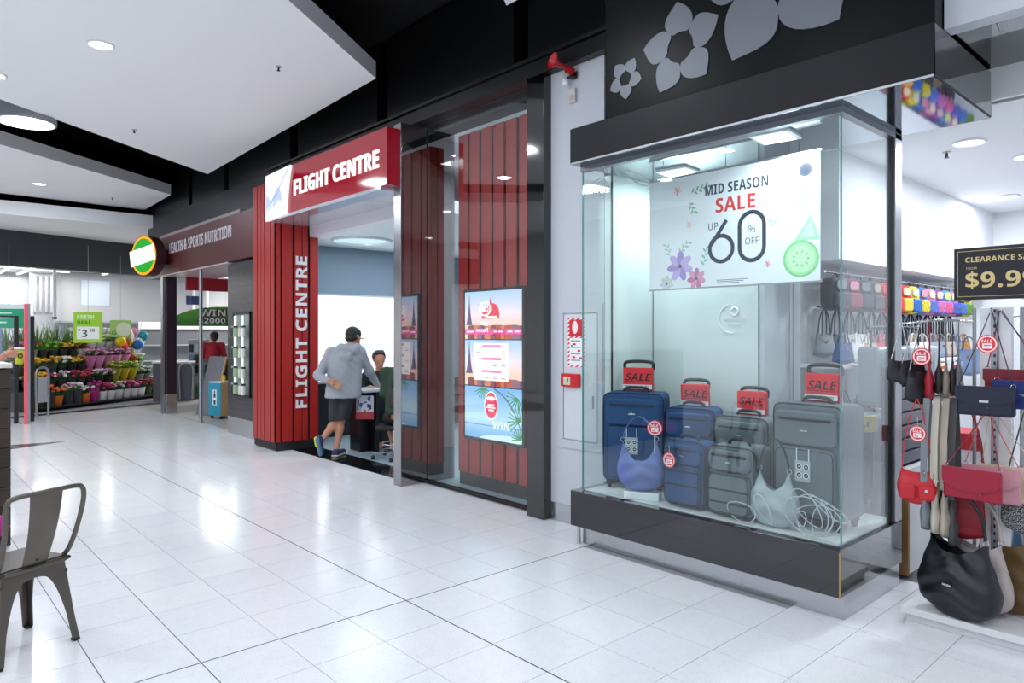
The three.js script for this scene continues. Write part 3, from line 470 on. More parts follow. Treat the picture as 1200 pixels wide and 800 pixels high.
suitcase('small_suitcase', 'small grey cabin suitcase in front of the medium grey one', 0.34, 0.475, 0.26, GRY, GRYD, onDeck(4.155, -2.46, 0.26, FACE_MALL), FACE_MALL, { trolley: 0, wheels: false, bands: [0.6, 0.38, 0.2] });
suitcase('large_suitcase', 'large grey fabric suitcase at the glass corner of the case', 0.46, 0.775, 0.32, GRY, GRYD, onDeck(4.32, -2.03, 0.32, FACE_MALL - 0.06), FACE_MALL - 0.06, { trolley: 0.235, icons: true });
// sale cards slipped over the trolley handles
const saleMap = canvasTex(256, 210, (g, w, h) => { g.fillStyle = '#e2242f'; g.fillRect(0, 0, w, h); g.save(); g.fillStyle = '#1d0a10'; g.font = 'italic bold 82px sans-serif'; const m = g.measureText('SALE').width; g.translate(14, 118); g.scale(226 / m, 1.15); g.fillText('SALE', 0, 0); g.restore(); g.fillStyle = '#1d0a10'; g.fillRect(20, 126, 220, 5); g.fillStyle = '#f3eef0'; g.fillRect(0, 156, w, 42); g.fillStyle = '#7c8aa0'; g.fillRect(10, 166, 58, 9); g.fillStyle = '#b9bcc6'; for (let i = 0; i < 3; i++) g.fillRect(100 + i * 46, 166, 34, 20); g.fillStyle = '#9a1330'; g.fillRect(0, 198, w, 12); });
const saleYellow = canvasTex(128, 96, (g, w, h) => { g.fillStyle = '#e8d32a'; g.fillRect(0, 0, w, h); g.fillStyle = '#3a3410'; g.font = 'bold 40px sans-serif'; g.fillText('SALE', 12, 62); });
function saleCard(label, pos, turn, w = 0.2, h = 0.165, map = saleMap, tilt = 0) {
  const t = thing('sale_card', label, 'sale card', pos, turn); const c = M(map === saleYellow ? 0xd8c222 : 0xd0202c, 0.5);
  part('sleeve', rb(w, h, 0.05, 0.012, 0, 0, 0).rotateX(tilt), c, t); part('printed_face', plane(w - 0.006, h - 0.006).translate(0, 0, 0.0262).rotateX(tilt), M(0xffffff, 0.45, 0, { map }), t); return t;
}
const onHandle = (fx, fz, d, turn, y) => { const b = d - 0.06 - 0.03; return [fx - Math.sin(turn) * b, y, fz - Math.cos(turn) * b]; };
saleCard('red sale card on the handle of the large blue suitcase', onHandle(4.36, -3.42, 0.3, TBL, CASEY + 0.755 + 0.1), TBL, 0.24, 0.185);
saleCard('red sale card on the handle of the medium blue suitcase', onHandle(4.54, -3.03, 0.28, TBM, CASEY + 0.655 + 0.086), TBM, 0.22, 0.175, saleMap, 0.12);
saleCard('red sale card on the handle of the medium grey suitcase', onHandle(4.52, -2.6, 0.28, FACE_MALL, CASEY + 0.63 + 0.086), FACE_MALL, 0.22, 0.175);
saleCard('red sale card on the handle of the large grey suitcase', onHandle(4.32, -2.03, 0.32, FACE_MALL - 0.06, CASEY + 0.775 + 0.095), FACE_MALL - 0.06, 0.225, 0.185);

// ---------------------------------------------------------------- bags: a shaped pouch, straps, hardware
const grainTex = dataTex(128, (x, y) => 128 + 60 * (vnoise(x / 3, y / 3, 43) - 0.5) + 40 * (vnoise(x / 9, y / 9, 15) - 0.5), false);
const LEATHER = (c, r = 0.42) => M(c, r, 0, { bumpMap: grainTex, bumpScale: 0.0006 });
// w, h, d full sizes; top = width of the mouth as a share of w; sag = dip of the rim in the middle; slump = forward bulge; open = true leaves a mouth
function pouch({ w, h, d, top = 0.8, sag = 0.1, belly = 0.35, sq = 2.6, lip = 0.25, fold = 0.006, open = true, nu = 56, nv = 26 }) {
  const pos = [], idx = [], uv = [];
  const ring = (v, inner) => { for (let i = 0; i <= nu; i++) {
    const a = i / nu * Math.PI * 2, c = Math.cos(a), s = Math.sin(a), e = 2 / sq, k = inner ? 0.94 : 1;
    const bl = v < belly ? Math.sqrt(Math.max(0, 1 - ((belly - v) / belly) ** 2.4)) : 1, up = v > belly ? (v - belly) / (1 - belly) : 0, sm = up * up * (3 - 2 * up);
    const W = w / 2 * (0.16 + 0.84 * bl) * (1 + (top - 1) * sm) * k, D = d / 2 * (0.3 + 0.7 * bl) * (1 - (1 - lip) * sm) * k;
    const x = W * Math.sign(c) * Math.abs(c) ** e, z0 = D * Math.sign(s) * Math.abs(s) ** e, q = 1 - Math.min(1, Math.abs(x) / (w / 2 * top + 1e-6)) ** 2;
    const y = v * h - sag * Math.max(0, q) * v ** 3, z = z0 + fold * Math.sin(x * 46 + y * 30) * up * Math.sign(s) + fold * 1.4 * Math.sin(y * 55 + Math.abs(x) * 24) * (s > 0 ? 1 : -1) * Math.abs(s);
    pos.push(x, y, z); uv.push(x * 6, y * 6); } };
  const rows = []; for (let j = 0; j <= nv; j++) rows.push([j / nv, false]); if (open) for (const v of [0.995, 0.9, 0.75, 0.6, 0.5]) rows.push([v, true]);
  rows.forEach(([v, inn]) => ring(v, inn)); const N = nu + 1;
  for (let j = 0; j < rows.length - 1; j++) for (let i = 0; i < nu; i++) { const a = j * N + i, b = a + 1, c = a + N, e = c + 1; idx.push(a, c, b, b, c, e); }
  const cap = (row, flip) => { const o = row * N, c = pos.length / 3; let y = 0, z = 0; for (let i = 0; i < nu; i++) { y += pos[(o + i) * 3 + 1] / nu; z += pos[(o + i) * 3 + 2] / nu; } pos.push(0, y, z); uv.push(0, 0); for (let i = 0; i < nu; i++) flip ? idx.push(c, o + i + 1, o + i) : idx.push(c, o + i, o + i + 1); };
  cap(0, false); cap(rows.length - 1, true);
  let g = new THREE.BufferGeometry(); g.setAttribute('position', new THREE.Float32BufferAttribute(pos, 3)); g.setAttribute('uv', new THREE.Float32BufferAttribute(uv, 2)); g.setIndex(idx); g.computeVertexNormals(); return g;
}
// flat strap along a curve; side = the direction of its width
function ribbon(pts, w, th = 0.003, n = 28, side = [0, 0, 1], closed = false) {
  const c = new THREE.CatmullRomCurve3(pts.map((p) => V(...p)), closed), P = c.getPoints(n), S = V(...side).normalize(), pos = [], idx = [];
  P.forEach((p, i) => { const t = P[Math.min(i + 1, n)].clone().sub(P[Math.max(i - 1, 0)]).normalize(), s = S.clone().addScaledVector(t, -S.dot(t)).normalize(), u = t.clone().cross(s); for (const [a, b] of [[-1, -1], [1, -1], [1, 1], [-1, 1]]) { const q = p.clone().addScaledVector(s, a * w / 2).addScaledVector(u, b * th / 2); pos.push(q.x, q.y, q.z); } });
  for (let i = 0; i < n; i++) for (let k = 0; k < 4; k++) { const a = i * 4 + k, b = i * 4 + (k + 1) % 4; idx.push(a, b, a + 4, b, b + 4, a + 4); } idx.push(0, 2, 1, 0, 3, 2, n * 4, n * 4 + 1, n * 4 + 2, n * 4, n * 4 + 2, n * 4 + 3);
  const g = new THREE.BufferGeometry(); g.setAttribute('position', new THREE.Float32BufferAttribute(pos, 3)); g.setIndex(idx); return toCreasedNormals(g.toNonIndexed(), 0.6);
}
const RINGMETAL = M(0xcfd1d4, 0.2, 1), GOLD = M(0xc9a45c, 0.25, 1);
function hobo(name, label, o, col, pos, turn, strapH, more = {}) {
  const t = thing(name, label, 'handbag', pos, turn, more.group), m = LEATHER(col, more.rough ?? 0.42), wt = o.w * (o.top ?? 0.8) / 2, z = 0;
  part('body', pouch(o), m, t);
  for (const s of [-1, 1]) part('ring', new THREE.TorusGeometry(0.016, 0.003, 6, 16).translate(s * wt * 0.97, o.h + 0.01, z), more.gold ? GOLD : RINGMETAL, t);
  part('handle', more.tubular ? tube([[-wt * 0.97, o.h + 0.02, z], [-wt * 0.8, o.h + strapH * 0.6, z], [-wt * 0.25, o.h + strapH * 0.97, z], [wt * 0.25, o.h + strapH * 0.97, z], [wt * 0.8, o.h + strapH * 0.6, z], [wt * 0.97, o.h + 0.02, z]], 0.009, 36, 8) : ribbon([[-wt * 0.97, o.h + 0.02, z], [-wt * 0.75, o.h + strapH * 0.55, z], [-wt * 0.2, o.h + strapH, z], [wt * 0.2, o.h + strapH, z], [wt * 0.75, o.h + strapH * 0.55, z], [wt * 0.97, o.h + 0.02, z]], more.strapW ?? 0.028, 0.005, 40), more.strapCol !== undefined ? LEATHER(more.strapCol) : m, t);
  if (more.badge) part('badge', rb(0.05, 0.012, 0.004, 0.002, 0, o.h * 0.42, o.d * 0.5 * 0.98), RINGMETAL, t);
  return t;
}
const tagMap = canvasTex(128, 128, (g) => { g.fillStyle = '#e2303a'; g.fillRect(0, 0, 128, 128); g.fillStyle = '#f6dcd8'; g.beginPath(); g.arc(64, 64, 58, 0, 7); g.fill(); g.fillStyle = '#df2f3b'; g.beginPath(); g.arc(64, 64, 48, 0, 7); g.fill(); g.fillStyle = '#fbf4f2'; g.fillRect(34, 60, 60, 36); g.font = 'bold 30px sans-serif'; g.fillText('SALE', 27, 54); g.fillStyle = '#c9303a'; g.fillRect(42, 70, 44, 6); g.fillRect(42, 82, 30, 6); });
function roundTag(label, pos, turn, r = 0.055, stem = 0) {
  const t = thing('round_sale_tag', label, 'tag', pos, turn); const d = cyl(r, r, 0.003, 0, 0, 0, 28).rotateX(Math.PI / 2); part('disc', d, M(0xd8303a, 0.4), t);
  const f = new THREE.CircleGeometry(r * 0.985, 28).translate(0, 0, 0.0022); part('printed_face', f, M(0xffffff, 0.4, 0, { map: tagMap }), t);
  part(stem ? 'stem' : 'string', rod([0, stem ? -r : r, -0.001], [0, stem ? -r - stem : r + 0.05, -0.001], stem ? 0.004 : 0.0012, undefined, 6), stem ? M(0xe6eef0, 0.3) : M(0xdddddd, 0.6), t); return t;
}
hobo('slouchy_handbag', 'periwinkle blue slouchy shoulder bag in front of the large blue suitcase', { w: 0.36, h: 0.37, d: 0.13, top: 0.72, sag: 0.16, belly: 0.42, lip: 0.3, fold: 0.006 }, 0x5f72ad, [4.19, CASEY + 0.06, -3.19], TBL, 0.17, { strapW: 0.02 }).rotation.z = 0.06;
solo('acrylic_block', rb(0.26, 0.058, 0.12, 0.006, 0, 0.03, 0), M(0xe4eef0, 0.2), 'low white display block under the periwinkle shoulder bag', 'block', [4.19, CASEY, -3.19], TBL);
hobo('slouchy_handbag', 'pale grey slouchy handbag in front of the large grey suitcase', { w: 0.33, h: 0.35, d: 0.11, top: 0.62, sag: 0.12, belly: 0.42, lip: 0.3, fold: 0.006 }, 0xa9b4b8, [4.2, CASEY + 0.002, -2.17], FACE_MALL, 0.2, { strapW: 0.02, strapCol: 0x2a2f33 });
roundTag('round red sale tag on a white stem beside the periwinkle bag', [4.12, 0.975, -3.03], TBL, 0.055, 0.13);
roundTag('round red sale tag hanging on the small blue cabin suitcase', [4.11, 0.765, -2.90], FACE_MALL, 0.052);
{ // decorative white looped canes
  const loops = (list, r) => list.map(([y, z, ry, rz, tilt, dx]) => { const pts = []; for (let i = 0; i < 26; i++) { const a = i / 26 * 6.283, u = Math.cos(a) * rz, v = Math.sin(a) * ry; pts.push([4.125 + dx + 0.012 * Math.sin(2 * a), y + v * Math.cos(tilt) + u * Math.sin(tilt), z + u * Math.cos(tilt) - v * Math.sin(tilt)]); } return tube(pts, r, 60, 5, true); });
  const W = M(0xc3ccd0, 0.4);
  const t = thing('cane_swirl', 'tangle of white looped canes at the glass corner of the display case', 'decoration', [0, 0, 0]);
  for (const g of loops([[0.56, -1.92, 0.11, 0.15, -0.2, 0.0], [0.57, -1.9, 0.12, 0.1, 0.5, 0.006], [0.54, -1.87, 0.09, 0.14, 0.1, 0.012], [0.6, -1.93, 0.13, 0.06, 0.7, 0.018], [0.53, -1.96, 0.05, 0.03, 0, 0.0], [0.55, -1.84, 0.105, 0.06, -0.4, 0.02], [0.62, -1.8, 0.03, 0.12, -0.5, 0.01]], 0.0034)) part('cane', g, W, t);
  const t2 = thing('cane_swirl', 'loose white cane loops between the grey bag and the small grey suitcase', 'decoration', [0, 0, 0]);
  for (const g of loops([[0.545, -2.2, 0.1, 0.035, 0.55, 0], [0.5, -2.36, 0.06, 0.1, -0.2, 0.004]], 0.004)) part('cane', g, W, t2);
  const t3 = thing('cane_swirl', 'white cane loops under the ceiling at the left end of the display case', 'decoration', [0, 0, 0]);
  for (const g of loops([[2.8, -3.6, 0.06, 0.07, 0.5, 0.05], [2.79, -3.58, 0.05, 0.05, -0.3, 0.07], [2.82, -3.27, 0.03, 0.13, -0.55, 0.1]], 0.005)) part('cane', g, W, t3);
}
// fire hose cabinet, siren and box on the white wall
{
  const t = thing('hose_cabinet', 'white hose cabinet door with red instruction sign on the wall left of the case', 'cabinet', [0, 0, 0]);
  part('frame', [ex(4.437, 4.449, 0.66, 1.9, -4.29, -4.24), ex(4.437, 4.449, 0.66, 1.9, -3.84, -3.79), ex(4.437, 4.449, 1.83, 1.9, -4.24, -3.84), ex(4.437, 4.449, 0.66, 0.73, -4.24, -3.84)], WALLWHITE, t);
  const d = part('door', rex(4.438, 4.449, 0.74, 1.82, -4.23, -3.85, 0.002), M(0xd3d6db, 0.5), t); part('handle', rex(4.432, 4.44, 1.02, 1.13, -3.9, -3.885, 0.002), ALU, d);
  const map = canvasTex(128, 256, (g, w, h) => { g.fillStyle = '#f2eeee'; g.fillRect(0, 0, w, h); g.fillStyle = '#d81e2e'; for (let i = -2; i < 16; i++) { g.save(); g.translate(0, i * 22); g.rotate(-0.5); g.fillRect(-30, 0, 300, 9); g.restore(); } g.fillStyle = '#f6f3f3'; g.fillRect(14, 104, 104, 144); g.fillStyle = '#d81e2e'; g.fillRect(12, 8, 104, 88); g.fillStyle = '#f8eef0'; g.beginPath(); g.ellipse(56, 48, 22, 34, 0, 0, 7); g.fill(); g.fillStyle = '#8d9098'; for (let i = 0; i < 4; i++) g.fillRect(24, 116 + i * 34, 74, 6); g.fillStyle = '#d81e2e'; for (const [x, y] of [[40, 132], [76, 166], [36, 200], [88, 204]]) g.fillRect(x, y, 22, 10); g.fillStyle = '#3f8f6a'; g.fillRect(24, 140, 14, 14); });
  part('instruction_sign', plane(0.19, 0.42).rotateY(FACE_MALL).translate(4.4365, 1.575, -4.085), M(0xffffff, 0.4, 0, { map }), t);
  const c = thing('fire_call_point', 'small red call point box with a pale plate below the instruction sign', 'call point', [4.42, 1.25, -4.13], FACE_MALL);
  part('housing', rb(0.2, 0.115, 0.034, 0.006), M(0xcf1a22, 0.35), c); part('plate', rb(0.08, 0.07, 0.006, 0.002, -0.03, -0.005, 0.018), M(0xcfd0b8, 0.4), c); part('key', rb(0.014, 0.03, 0.008, 0.003, -0.02, 0, 0.022), DARKMETAL, c);
}
{
  const t = thing('siren_horn', 'red alarm horn bracketed to the top of the white wall', 'horn', [4.36, 3.9, -4.12], FACE_MALL - 0.25);
  part('bell', lathe([[0.012, 0], [0.022, 0.05], [0.035, 0.1], [0.07, 0.15], [0.078, 0.152], [0.066, 0.145], [0.03, 0.1], [0, 0.09]], 28).rotateX(Math.PI / 2).rotateX(-0.25).translate(0, 0.02, 0), M(0xc4141f, 0.3), t);
  part('driver', cyl(0.032, 0.032, 0.06, 0, 0, 0, 20).rotateX(Math.PI / 2).rotateX(-0.25).translate(0, 0.005, -0.03), M(0xc4141f, 0.3), t);
  part('bracket', [rb(0.07, 0.012, 0.07, 0.003, 0, -0.05, -0.05), rb(0.07, 0.06, 0.008, 0.003, 0, -0.03, -0.08)], DARKMETAL, t); part('strobe', lathe([[0, -0.045], [0.026, -0.04], [0.03, 0], [0, 0]], 18).translate(-0.05, -0.06, -0.02), M(0xf2f3f4, 0.2), t);
}
{ const t = thing('wall_sensor', 'small pale sensor box high on the white wall', 'sensor', [4.435, 3.7, -4.12], FACE_MALL); part('housing', rb(0.075, 0.12, 0.03, 0.006), M(0xcdc9c0, 0.5), t); part('lens', rb(0.05, 0.05, 0.006, 0.003, 0, -0.02, 0.016), M(0xb9b4aa, 0.3), t); }

// ---------------------------------------------------------------- bag shop: wall of bags
const ORD = ['first', 'second', 'third', 'fourth', 'fifth', 'sixth', 'seventh', 'eighth', 'ninth', 'tenth', 'eleventh', 'twelfth', 'thirteenth', 'fourteenth', 'fifteenth', 'sixteenth'];
struct('wall_bulkhead_bags', ex(5.42, 9.6, 2.22, 3.05, -2.66, -2.28), WHITE);
for (const [x, z, w] of [[5.9, -1.55, 'behind the glass jamb'], [6.7, -1.35, 'right of the glass jamb'], [7.4, -1.15, 'above the clearance sign'], [8.5, -1.9, 'near the back wall']]) downlight(x, 3.048, z, 0.09, BAG_LAMP, `round downlight in the bag shop ceiling ${w}`);
for (const [x, z] of [[6, 1.2], [8, 1.2], [6.8, 3.6]]) downlight(x, 3.048, z, 0.09, BAG_LAMP, 'round downlight in the bag shop outside the picture', 'bag shop downlights outside the picture');
sprinkler(6.1, 3.05, -1.75, 'tiny sprinkler in the bag shop ceiling behind the glass corner'); sprinkler(7.0, 3.05, -1.3, 'tiny sprinkler in the bag shop ceiling beside the downlight');
{
  const t = thing('bag_shelving', 'white wall shelving with chrome hanging rails full of bags, behind the glass case', 'shelving', [0, 0, 0]);
  for (const x of [5.46, 6.36, 7.26, 8.16, 9.06]) part('post', ex(x, x + 0.05, 0.001, 2.21, -2.655, -2.6), WHITE, t);
  for (const y of [1.38, 0.86, 0.4]) part('shelf', rex(5.46, 9.1, y, y + 0.03, -2.6, -2.25, 0.004), WHITE, t);
  part('base', ex(5.46, 9.1, 0.001, 0.12, -2.6, -2.25), WHITE, t);
  for (const [y, z] of [[2.135, -2.4], [1.86, -2.48]]) part('hang_rail', rod([5.46, y, z], [9.1, y, z], 0.01), CHROME, t);
}
const blotch = dataTex(64, (x, y) => { const k = Math.floor(vnoise(x / 7, y / 7, 9.14) * 6), P = [[255, 255, 255], [255, 205, 225], [235, 235, 120], [150, 190, 255], [255, 255, 255], [250, 150, 190]]; return P[Math.max(0, Math.min(5, k))]; }); blotch.repeat.set(5, 5);
function backpack(c1, c2, c3) {
  const t = thing('backpack', '', 'backpack', [0, 0, 0], 0, 'backpacks on the top hanging rail');
  part('body', pad(0.2, 0.26, 0.07, 0.1, 0.025).translate(0, -0.15, -0.05), M(c1, 0.6), t); part('pocket', pad(0.15, 0.12, 0.03, 0.04, 0.015).translate(0, -0.2, 0.045), M(c2, 0.6), t);
  part('patch', pad(0.1, 0.07, 0.03, 0.01, 0.003).translate(0, -0.08, 0.055), M(c3, 0.6), t); part('hook_loop', tube([[-0.03, -0.02, -0.01], [0, 0.012, 0], [0.03, -0.02, -0.01]], 0.005, 12, 6), M(0x222226, 0.5), t); return t;
}
{
  const C = [[0x23252b, 0x3b3e46, 0x8a8f98, 'black and grey'], [0x6e1f33, 0x8d3148, 0xd98aa0, 'maroon'], [0x1d1e22, 0x2c2e33, 0x777a80, 'all black'], [0x26282c, 0x3c3430, 0xa09080, 'charcoal'], [0xb51f2b, 0x8f1722, 0xd9404a, 'bright red'], [0xc22a30, 0xd8382f, 0xf0c030, 'red with yellow patch'], [0xb92833, 0xe0b93a, 0xf2e2b0, 'red with gold pocket'], [0xe6e23a, 0x2b6fd0, 0xf2f2f2, 'yellow and blue'], [0x3f7fd6, 0xe6d93a, 0xf3a6c8, 'blue with yellow pocket'], [0xe59ac6, 0x5b7fe0, 0xffffff, 'pink and blue'], [0x8a58b8, 0xd87ac0, 0xf6e6f4, 'purple'], [0x5fb1e6, 0xe86aa6, 0xf6f6a0, 'sky blue with pink pocket'], [0xd98ac8, 0x5a66c8, 0xffffff, 'lilac pink'], [0x24357a, 0x4a7fd0, 0xd8e26a, 'navy'], [0xe3e04a, 0x6f9a3a, 0x2b2b2b, 'yellow and green']];
  C.forEach(([a, b, c, n], i) => { const t = backpack(a, b, c); if (i > 6) t.children.forEach((q) => { if (q.name !== 'hook_loop') { q.material = q.material.clone(); q.material.map = blotch; } }); t.position.set(5.6 + i * 0.23, 2.115, -2.38); t.rotation.y = (hash(i, 77) - 0.5) * 0.3 - 0.25; t.userData.label = `${n} backpack on the top rail, ${ORD[i]} from the glass case`; });
}
function toteBag(w, h, d, col, handle, strapH, group, label, pos, turn) {
  const t = thing('tote_bag', label, 'handbag', pos, turn, group), m = M(col, 0.45);
  part('body', pouch({ w, h, d, top: 0.82, sag: 0.01, belly: 0.12, sq: 3.4, lip: 0.4, fold: 0.001, nu: 24, nv: 8 }), m, t);
  for (const s of [-1, 1]) part('handle', tube([[-w * 0.22, h * 0.92, s * d * 0.24], [-w * 0.15, h + strapH * 0.7, s * d * 0.12], [0, h + strapH, 0], [w * 0.15, h + strapH * 0.7, s * d * 0.12], [w * 0.22, h * 0.92, s * d * 0.24]], 0.006, 16, 5), M(handle, 0.45), t);
  part('clasp', rb(0.03, 0.02, 0.006, 0.002, 0, h * 0.7, d * 0.42), GOLD, t); return t;
}
{
  const hang = [[0x8a9098, 'mid grey'], [0x4a5260, 'slate'], [0xe7e2d8, 'ivory'], [0xf0efec, 'white'], [0x3b4252, 'dark slate'], [0x9fb4cc, 'pale blue'], [0x6f86a8, 'dusty blue'], [0x40506e, 'navy grey'], [0xc9bda8, 'beige'], [0x2a2f3a, 'near-black'], [0x5b6472, 'steel grey'], [0xb89a82, 'tan'], [0x33363c, 'charcoal'], [0x2e3a50, 'ink blue']];
  hang.forEach(([c, n], i) => toteBag(0.22, 0.2, 0.08, c, 0x23252b, 0.2, 'handbags on the lower rail', `${n} handbag hanging from the lower rail, ${ORD[i]} from the glass case`, [5.62 + i * 0.24, 1.455, -2.48], -0.3 + (hash(i, 3) - 0.5) * 0.2));
  const stand = [[0x2d4f8e, 'blue'], [0xefefec, 'white'], [0xc4b6a4, 'beige'], [0xe4525a, 'coral'], [0x8fa7bd, 'powder blue'], [0x2f3238, 'black'], [0xdcd6ca, 'cream'], [0xe9e6df, 'chalk white'], [0x9aa0a8, 'grey'], [0x8f99a8, 'blue grey'], [0xbfb3a6, 'stone'], [0x7e8fa8, 'denim'], [0xb07a3c, 'mustard tan']];
  stand.forEach(([c, n], i) => toteBag(0.2, 0.17, 0.09, c, c, 0.07, 'handbags standing on the upper shelf', `${n} handbag standing on the upper shelf, ${ORD[i]} from the glass case`, [5.62 + i * 0.255, 1.411, -2.33], -0.25 + (hash(i, 9) - 0.5) * 0.2));
  const low = [[0x24262b, 'black'], [0x5a2f38, 'wine'], [0xd8d2c6, 'cream'], [0x3d4a60, 'slate blue'], [0x9b8a74, 'taupe'], [0x30343a, 'graphite'], [0xc65a60, 'salmon']];
  low.forEach(([c, n], i) => toteBag(0.3, 0.22, 0.12, c, c, 0.1, 'handbags on the middle shelf', `${n} large handbag on the middle shelf, ${ORD[i]} from the glass case`, [5.7 + i * 0.46, 0.891, -2.38], -0.25));
}
for (let i = 0; i < 6; i++) { // shelf-edge price cards
  const m = canvasTex(64, 32, (g) => { g.fillStyle = ['#f3d3d6', '#e7ea9a', '#f4b8c4', '#f1f1a8', '#f6dfe2', '#e9eeb0'][i]; g.fillRect(0, 0, 64, 32); g.fillStyle = '#c24a58'; g.fillRect(6, 6, 52, 6); g.fillRect(6, 17, 36, 8); });
  const t = thing('price_card', `${['pale pink', 'lime', 'rose', 'yellow', 'blush', 'light green'][i]} price card under the upper bag shelf`, 'price card', [6.6 + i * 0.36, 1.29, -2.235]); part('card', box(0.28, 0.15, 0.004), M(0xf3f0ea, 0.6), t); part('printed_face', plane(0.276, 0.146).translate(0, 0, 0.0026), M(0xffffff, 0.6, 0, { map: m }), t);
}
// luggage table behind the glass, with silver hard cases, and floor luggage
{
  const t = thing('luggage_stand', 'pale slatted display stand holding silver hard cases behind the glass', 'display stand', [0, 0, 0]);
  part('top', rex(5.5, 7.0, 1.02, 1.05, -2.2, -1.92, 0.004), M(0xd7dcdf, 0.4), t); for (const y of [0.1, 0.26, 0.42, 0.58, 0.74, 0.9]) part('slat', rex(5.52, 6.98, y, y + 0.12, -1.95, -1.93, 0.003), M(0xcfd5d8, 0.4), t); part('carcass', ex(5.52, 6.98, 0.001, 1.02, -2.19, -1.96), M(0xb8bec2, 0.5), t);
}
function hardCase(name, label, w, h, d, col, pos, turn, rough = 0.3) {
  const t = thing(name, label, 'suitcase', pos, turn), m = M(col, rough, 0.3);
  part('shell', pad(w, h - 0.05, 0.05, d, 0.03).translate(0, 0.05 + (h - 0.05) / 2, -d / 2), m, t); for (let i = -2; i <= 2; i++) part('rib', rb(0.016, h * 0.72, 0.012, 0.005, i * w * 0.16, 0.05 + (h - 0.05) / 2, d / 2 + 0.03), m, t);
  for (const x of [-1, 1]) part('wheel', [cyl(0.022, 0.022, 0.03, x * (w / 2 - 0.05), 0.023, 0, 12)], M(0x1a1b1d, 0.5), t);
  const hw = w * 0.25; part('trolley_pole', rod([-hw, h - 0.01, -d * 0.3], [-hw, h + 0.14, -d * 0.3], 0.009), M(0x1c1d20, 0.4), t); part('trolley_pole', rod([hw, h - 0.01, -d * 0.3], [hw, h + 0.14, -d * 0.3], 0.009), M(0x1c1d20, 0.4), t); part('trolley_grip', rb(hw * 2 + 0.06, 0.03, 0.035, 0.012, 0, h + 0.145, -d * 0.3), M(0x1c1d20, 0.4), t); return t;
}
hardCase('hard_case', 'silver hard-shell case with black handle, nearer the return panel on the luggage stand', 0.34, 0.5, 0.18, 0xaab4b9, [5.72, 1.052, -2.06], -0.35);
hardCase('hard_case', 'silver hard-shell case with black handle, farther along the luggage stand', 0.36, 0.5, 0.18, 0xb4bcc0, [6.4, 1.052, -2.06], -0.35);
solo('display_block', rb(0.62, 0.4, 0.36, 0.006, 0, 0.2005, 0), M(0xdfe3e6, 0.4), 'white display block under the dark slate suitcase behind the glass corner', 'block', [5.3, 0, -2.26], 0);
suitcase('floor_suitcase', 'dark slate suitcase with a yellow sale card behind the glass corner', 0.34, 0.6, 0.2, 0x34475a, 0x0d141c, [5.33, 0.403, -2.2], -0.75, { trolley: 0.1 });
saleCard('yellow sale card on the dark slate suitcase behind the glass', [5.27, 1.0, -2.06], -0.75, 0.2, 0.12, saleYellow);
toteBag(0.16, 0.16, 0.08, 0xb3202c, 0x8a1822, 0.06, undefined, 'small red bag beside the dark slate suitcase behind the glass', [5.1, 0.403, -2.14], -0.9);
toteBag(0.2, 0.26, 0.1, 0x1787a6, 0x126a82, 0.08, undefined, 'teal bag hanging low behind the glass beside the jamb', [5.95, 0.52, -1.88], -0.9);
// dark louvred unit with white lower panel at the shop mouth
{
  const t = thing('louvred_unit', 'tall display unit with grey louvred top and plain white lower panel beside the glass jamb', 'display unit', [0, 0, 0]);
  part('lower_panel', rex(5.13, 5.75, 0.03, 0.74, -1.76, -1.7, 0.004), M(0xdcdbdc, 0.35), t); part('edge_board', rex(5.1, 5.13, 0.03, 0.74, -1.77, -1.69, 0.003), M(0x8b6b3a, 0.5), t); part('carcass', ex(5.1, 5.75, 0.001, 1.42, -1.86, -1.78), DARKGREY, t);
  for (let y = 0.76; y < 1.4; y += 0.09) part('louvre', rex(5.1, 5.74, y, y + 0.078, -1.775, -1.745, 0.006), M(0x686b74, 0.5), t);
}
// ---------------------------------------------------------------- rack of bags at the shop mouth
{
  const t = thing('bag_rack', 'white slotted post rack on a low white plinth at the bag shop entrance', 'rack', [0, 0, 0]);
  part('plinth', [rex(4.37, 4.95, 0.045, 0.085, -1.49, -0.3, 0.004), ex(4.4, 4.95, 0.001, 0.045, -1.47, -0.3)], M(0xe4e3e4, 0.3), t);
  part('post', rex(4.7, 4.76, 0.085, 1.8, -1.18, -1.03, 0.003), M(0xf6f6f8, 0.4), t);
  const slot = part('slotted_strip', ex(4.692, 4.7, 0.1, 1.79, -1.125, -1.088), ALU, t); part('slot', Array.from({ length: 40 }, (_, i) => box(0.003, 0.018, 0.01, 4.691, 0.14 + i * 0.042, -1.106)), DARKMETAL, slot);
  part('side_frame', [rod([4.75, 0.085, -0.99], [4.75, 1.8, -0.99], 0.01)], ALU, t); part('side_frame', [rod([4.75, 0.085, -1.22], [4.75, 1.8, -1.22], 0.01)], ALU, t);
  for (const [x, y, z] of [[4.45, 1.77, -1.06], [4.42, 1.24, -1.07], [4.4, 0.78, -1.1]]) part('arm', tube([[4.7, y, -1.106], [(x + 4.7) / 2, y - 0.004, (z - 1.106) / 2 - 0.0], [x, y, z], [x - 0.015, y + 0.018, z]], 0.006, 20, 6), CHROME, t);
  part('side_arm', tube([[4.75, 1.72, -1.22], [4.62, 1.73, -1.35], [4.5, 1.71, -1.53]], 0.007, 20, 6), CHROME, t); part('side_arm', tube([[4.75, 1.28, -1.22], [4.6, 1.29, -1.33], [4.47, 1.27, -1.47]], 0.007, 20, 6), CHROME, t);
}
